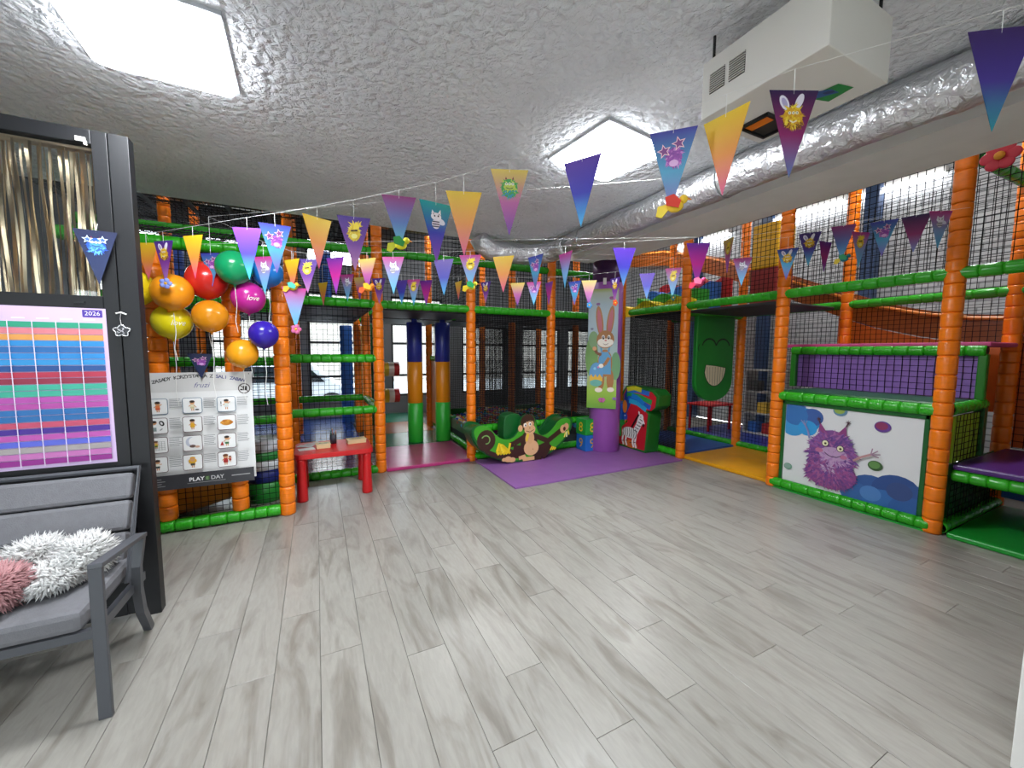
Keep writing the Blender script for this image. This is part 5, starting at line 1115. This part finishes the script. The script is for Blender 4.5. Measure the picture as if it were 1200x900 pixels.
S3 =[
 (0.09,4.83,2.24,0.02,-0.98,0.25,'yp'),
 (0.33,4.72,2.33,0.07,-0.58,0.29,'mc white'),
 (0.45,4.66,2.30,0.10,-0.81,0.25,'yv'),
 (0.64,4.56,2.29,0.14,-0.54,0.28,'pp bee'),
 (0.86,4.45,2.27,0.19,-0.62,0.26,'pb'),
 (0.98,4.40,2.28,0.22,-0.50,0.28,'mc chick'),
 (1.10,4.33,2.27,0.25,-0.59,0.27,'pm'),
 (1.42,4.18,2.26,0.33,-1.10,0.20,'yp'),
 (1.69,4.05,2.26,0.39,-0.83,0.23,'pp bee'),
 (2.00,3.89,2.25,0.47,-0.27,0.25,'yv'),
 (2.16,3.81,2.26,0.52,-0.28,0.25,'mc star'),
 (2.31,3.74,2.26,0.55,-1.03,0.25,'pm'),
 (2.56,3.61,2.27,0.62,-0.58,0.26,'bt star'),
 (2.70,3.54,2.28,0.65,0.00,0.27,'yv'),
 (2.96,3.42,2.31,0.71,-0.85,0.27,'pp bee'),
 (3.27,3.26,2.36,0.79,0.00,0.28,'vb'),
 (3.53,3.14,2.42,0.84,0.00,0.32,'mc chick'),
]

def bunting(S, label, ends, drop=.05, birds={}, flowers={}):
    t = thing('bunting', label, 'bunting', S[0][:3], 0, 'party bunting strings')
    tops = []
    for i, (x, y, z, base, ang, h, code) in enumerate(S):
        hang_flag(t, x, y, z, -base + ang, h, code)
        if i in birds: bird(t, (x, y - .02, z - h + .01), birds[i], 1.0, -base)
        if i in flowers: flower(t, (x, y - .012, z - h + .0), flowers[i])
        tops.append((x, y, z + drop))
    # the line follows a smooth curve above the flags; each flag hangs on its own thread
    P = [Vector(ends[0])] + [Vector(p) for p in tops] + [Vector(ends[1])]
    Z = [p.z for p in P]
    for _ in range(3): Z = [Z[0]] + [max((Z[i - 1] + 2 * Z[i] + Z[i + 1]) / 4, P[i].z - drop + .012) for i in range(1, len(P) - 1)] + [Z[-1]]
    for p, z in zip(P, Z): p.z = z
    obj('line', MB().tube(P, .0008, 5), M_STRING, t)
    for (x, y, z, *_), p in zip(S, P[1:-1]): obj('thread', MB().bar((x, y, z - .012), (x, y, p.z), .0012, 4), M_STRING, t)
    return t
bunting(S1, 'nearest string of large gradient party flags crossing the room under the ceiling', ((2.2, -.05, 2.5), (-1.13, 4.035, 2.34)), .06,
        {3: ('e8c030', 'd83a2a', 'f0d848'), 8: ('d8d020', '2a8a3a', 'c8c830')}, {14: '7a8ad0'})
bunting(S2, 'middle string of party flags crossing in front of the play frame', ((3.36, 1.45, 2.8), (-.9, 4.035, 2.34)), .04,
        {8: ('d8d030', '1f9a50', 'e8c820'), 5: ('f08a20', 'e0b020', 'e85a20'), 13: ('d83a70', 'f06a90', 'c8284a'), 2: ('e8c030', '4ab8a0', 'e8a828')}, {})
bunting(S2B, 'string of party flags before the upper nets of the right tower', ((4.53, 1.22, 2.62), (4.53, 2.6, 2.62)), .05,
        {5: ('1f6a70', '2a8a5a', 'c8b030')}, {})
bunting(S3, 'farthest string of small looking party flags close to the play frame', ((4.53, 2.65, 2.55), (-.2, 4.985, 2.67)), .05, {}, {13: '3a8ac8', 14: 'e8602a', 16: '2a6a5a'})
def lone_flag(x, y, z, yaw, h, code, label, hook=None):
    t = thing('party_flag', label, 'flag', (x, y, z - h), 0, 'single party flags')
    hang_flag(t, x, y, z, yaw, h, code); obj('thread', MB().bar((x, y, z - .01), hook or (x, y, z + .05), .0012, 4), M_STRING, t); return t
lone_flag(-.98, 2.77, 2.1, .05, .27, 'nv blue', 'dark navy party flag with a blue monster hanging on the glass pane', (-.98, 2.8, 2.14))
t = lone_flag(-.13, 3.42, 1.97, .1, .31, 'mc', 'pink to cyan party flag hanging lower than the rest beside the balloons', (-.13, 3.42, 2.23)); flower(t, (-.13, 3.41, 1.66), 'd86a9a')
lone_flag(-.83, 3.93, 1.47, .0, .2, 'nv star', 'dark party flag with star glasses showing above the rules board', (-.83, 4.03, 1.5))
fl = thing('paper_flower', 'big red paper flower hanging under the green rail at the right edge', 'decoration', (4.42, 1.02, 2.9))
obj('centre', MB().ball((4.4, 1.07, 2.91), .028, 12, 8), mat('flower_gold', 'd8902a', .6), fl, smooth=True)
for k in range(6):
    a = 2 * PI * k / 6; obj('petal', MB().ball((4.42, 1.07 + .06 * math.cos(a), 2.91 + .06 * math.sin(a)), .042, 12, 8, (.25, 1, 1)), mat('petal_red', 'b8283c', .5), fl, smooth=True)
obj('thread', MB().bar((4.44, 1.07, 2.95), (4.55, 1.07, 3.08), .002, 4), M_STRING, fl)

# ------------------------------------------------------------------ street beyond the far windows
car = thing('parked_car', 'pale parked car seen through the far windows at the left', 'car', (-1.2, 12.5, -.3))
prof = [(-2.1, .3), (2.1, .3), (2.1, .75), (1.5, .9), (.9, 1.42), (-.9, 1.45), (-1.7, .95), (-2.1, .85)]
obj('body', MB().prism(prof, lambda u, v, d: (-1.0 + u, d, v - .3), 11.8, 13.4), mat('car_paint', 'c8ccd0', .3), car, bevel=.05)
obj('side_glass', MB().prism([(-1.4, .98), (1.2, .95), (.8, 1.36), (-.85, 1.38)], lambda u, v, d: (-1.0 + u, d, v - .3), 11.78, 11.81), mat('car_glass', '20262c', .1), car)
for x in (-1.35, 1.35): obj('wheel', MB().bar((-1.0 + x, 11.78, .03), (-1.0 + x, 12.0, .03), .33, 18), mat('tyre', '18181a', .7), car)
fc = tag(obj('street_facade', MB().box(-25, 30, 24, 25, -.3, 6), brick_mat('far_facade', '9a948c', '8a8680', '706c66')), 'grey brown building front across the street beyond the windows', 'building')
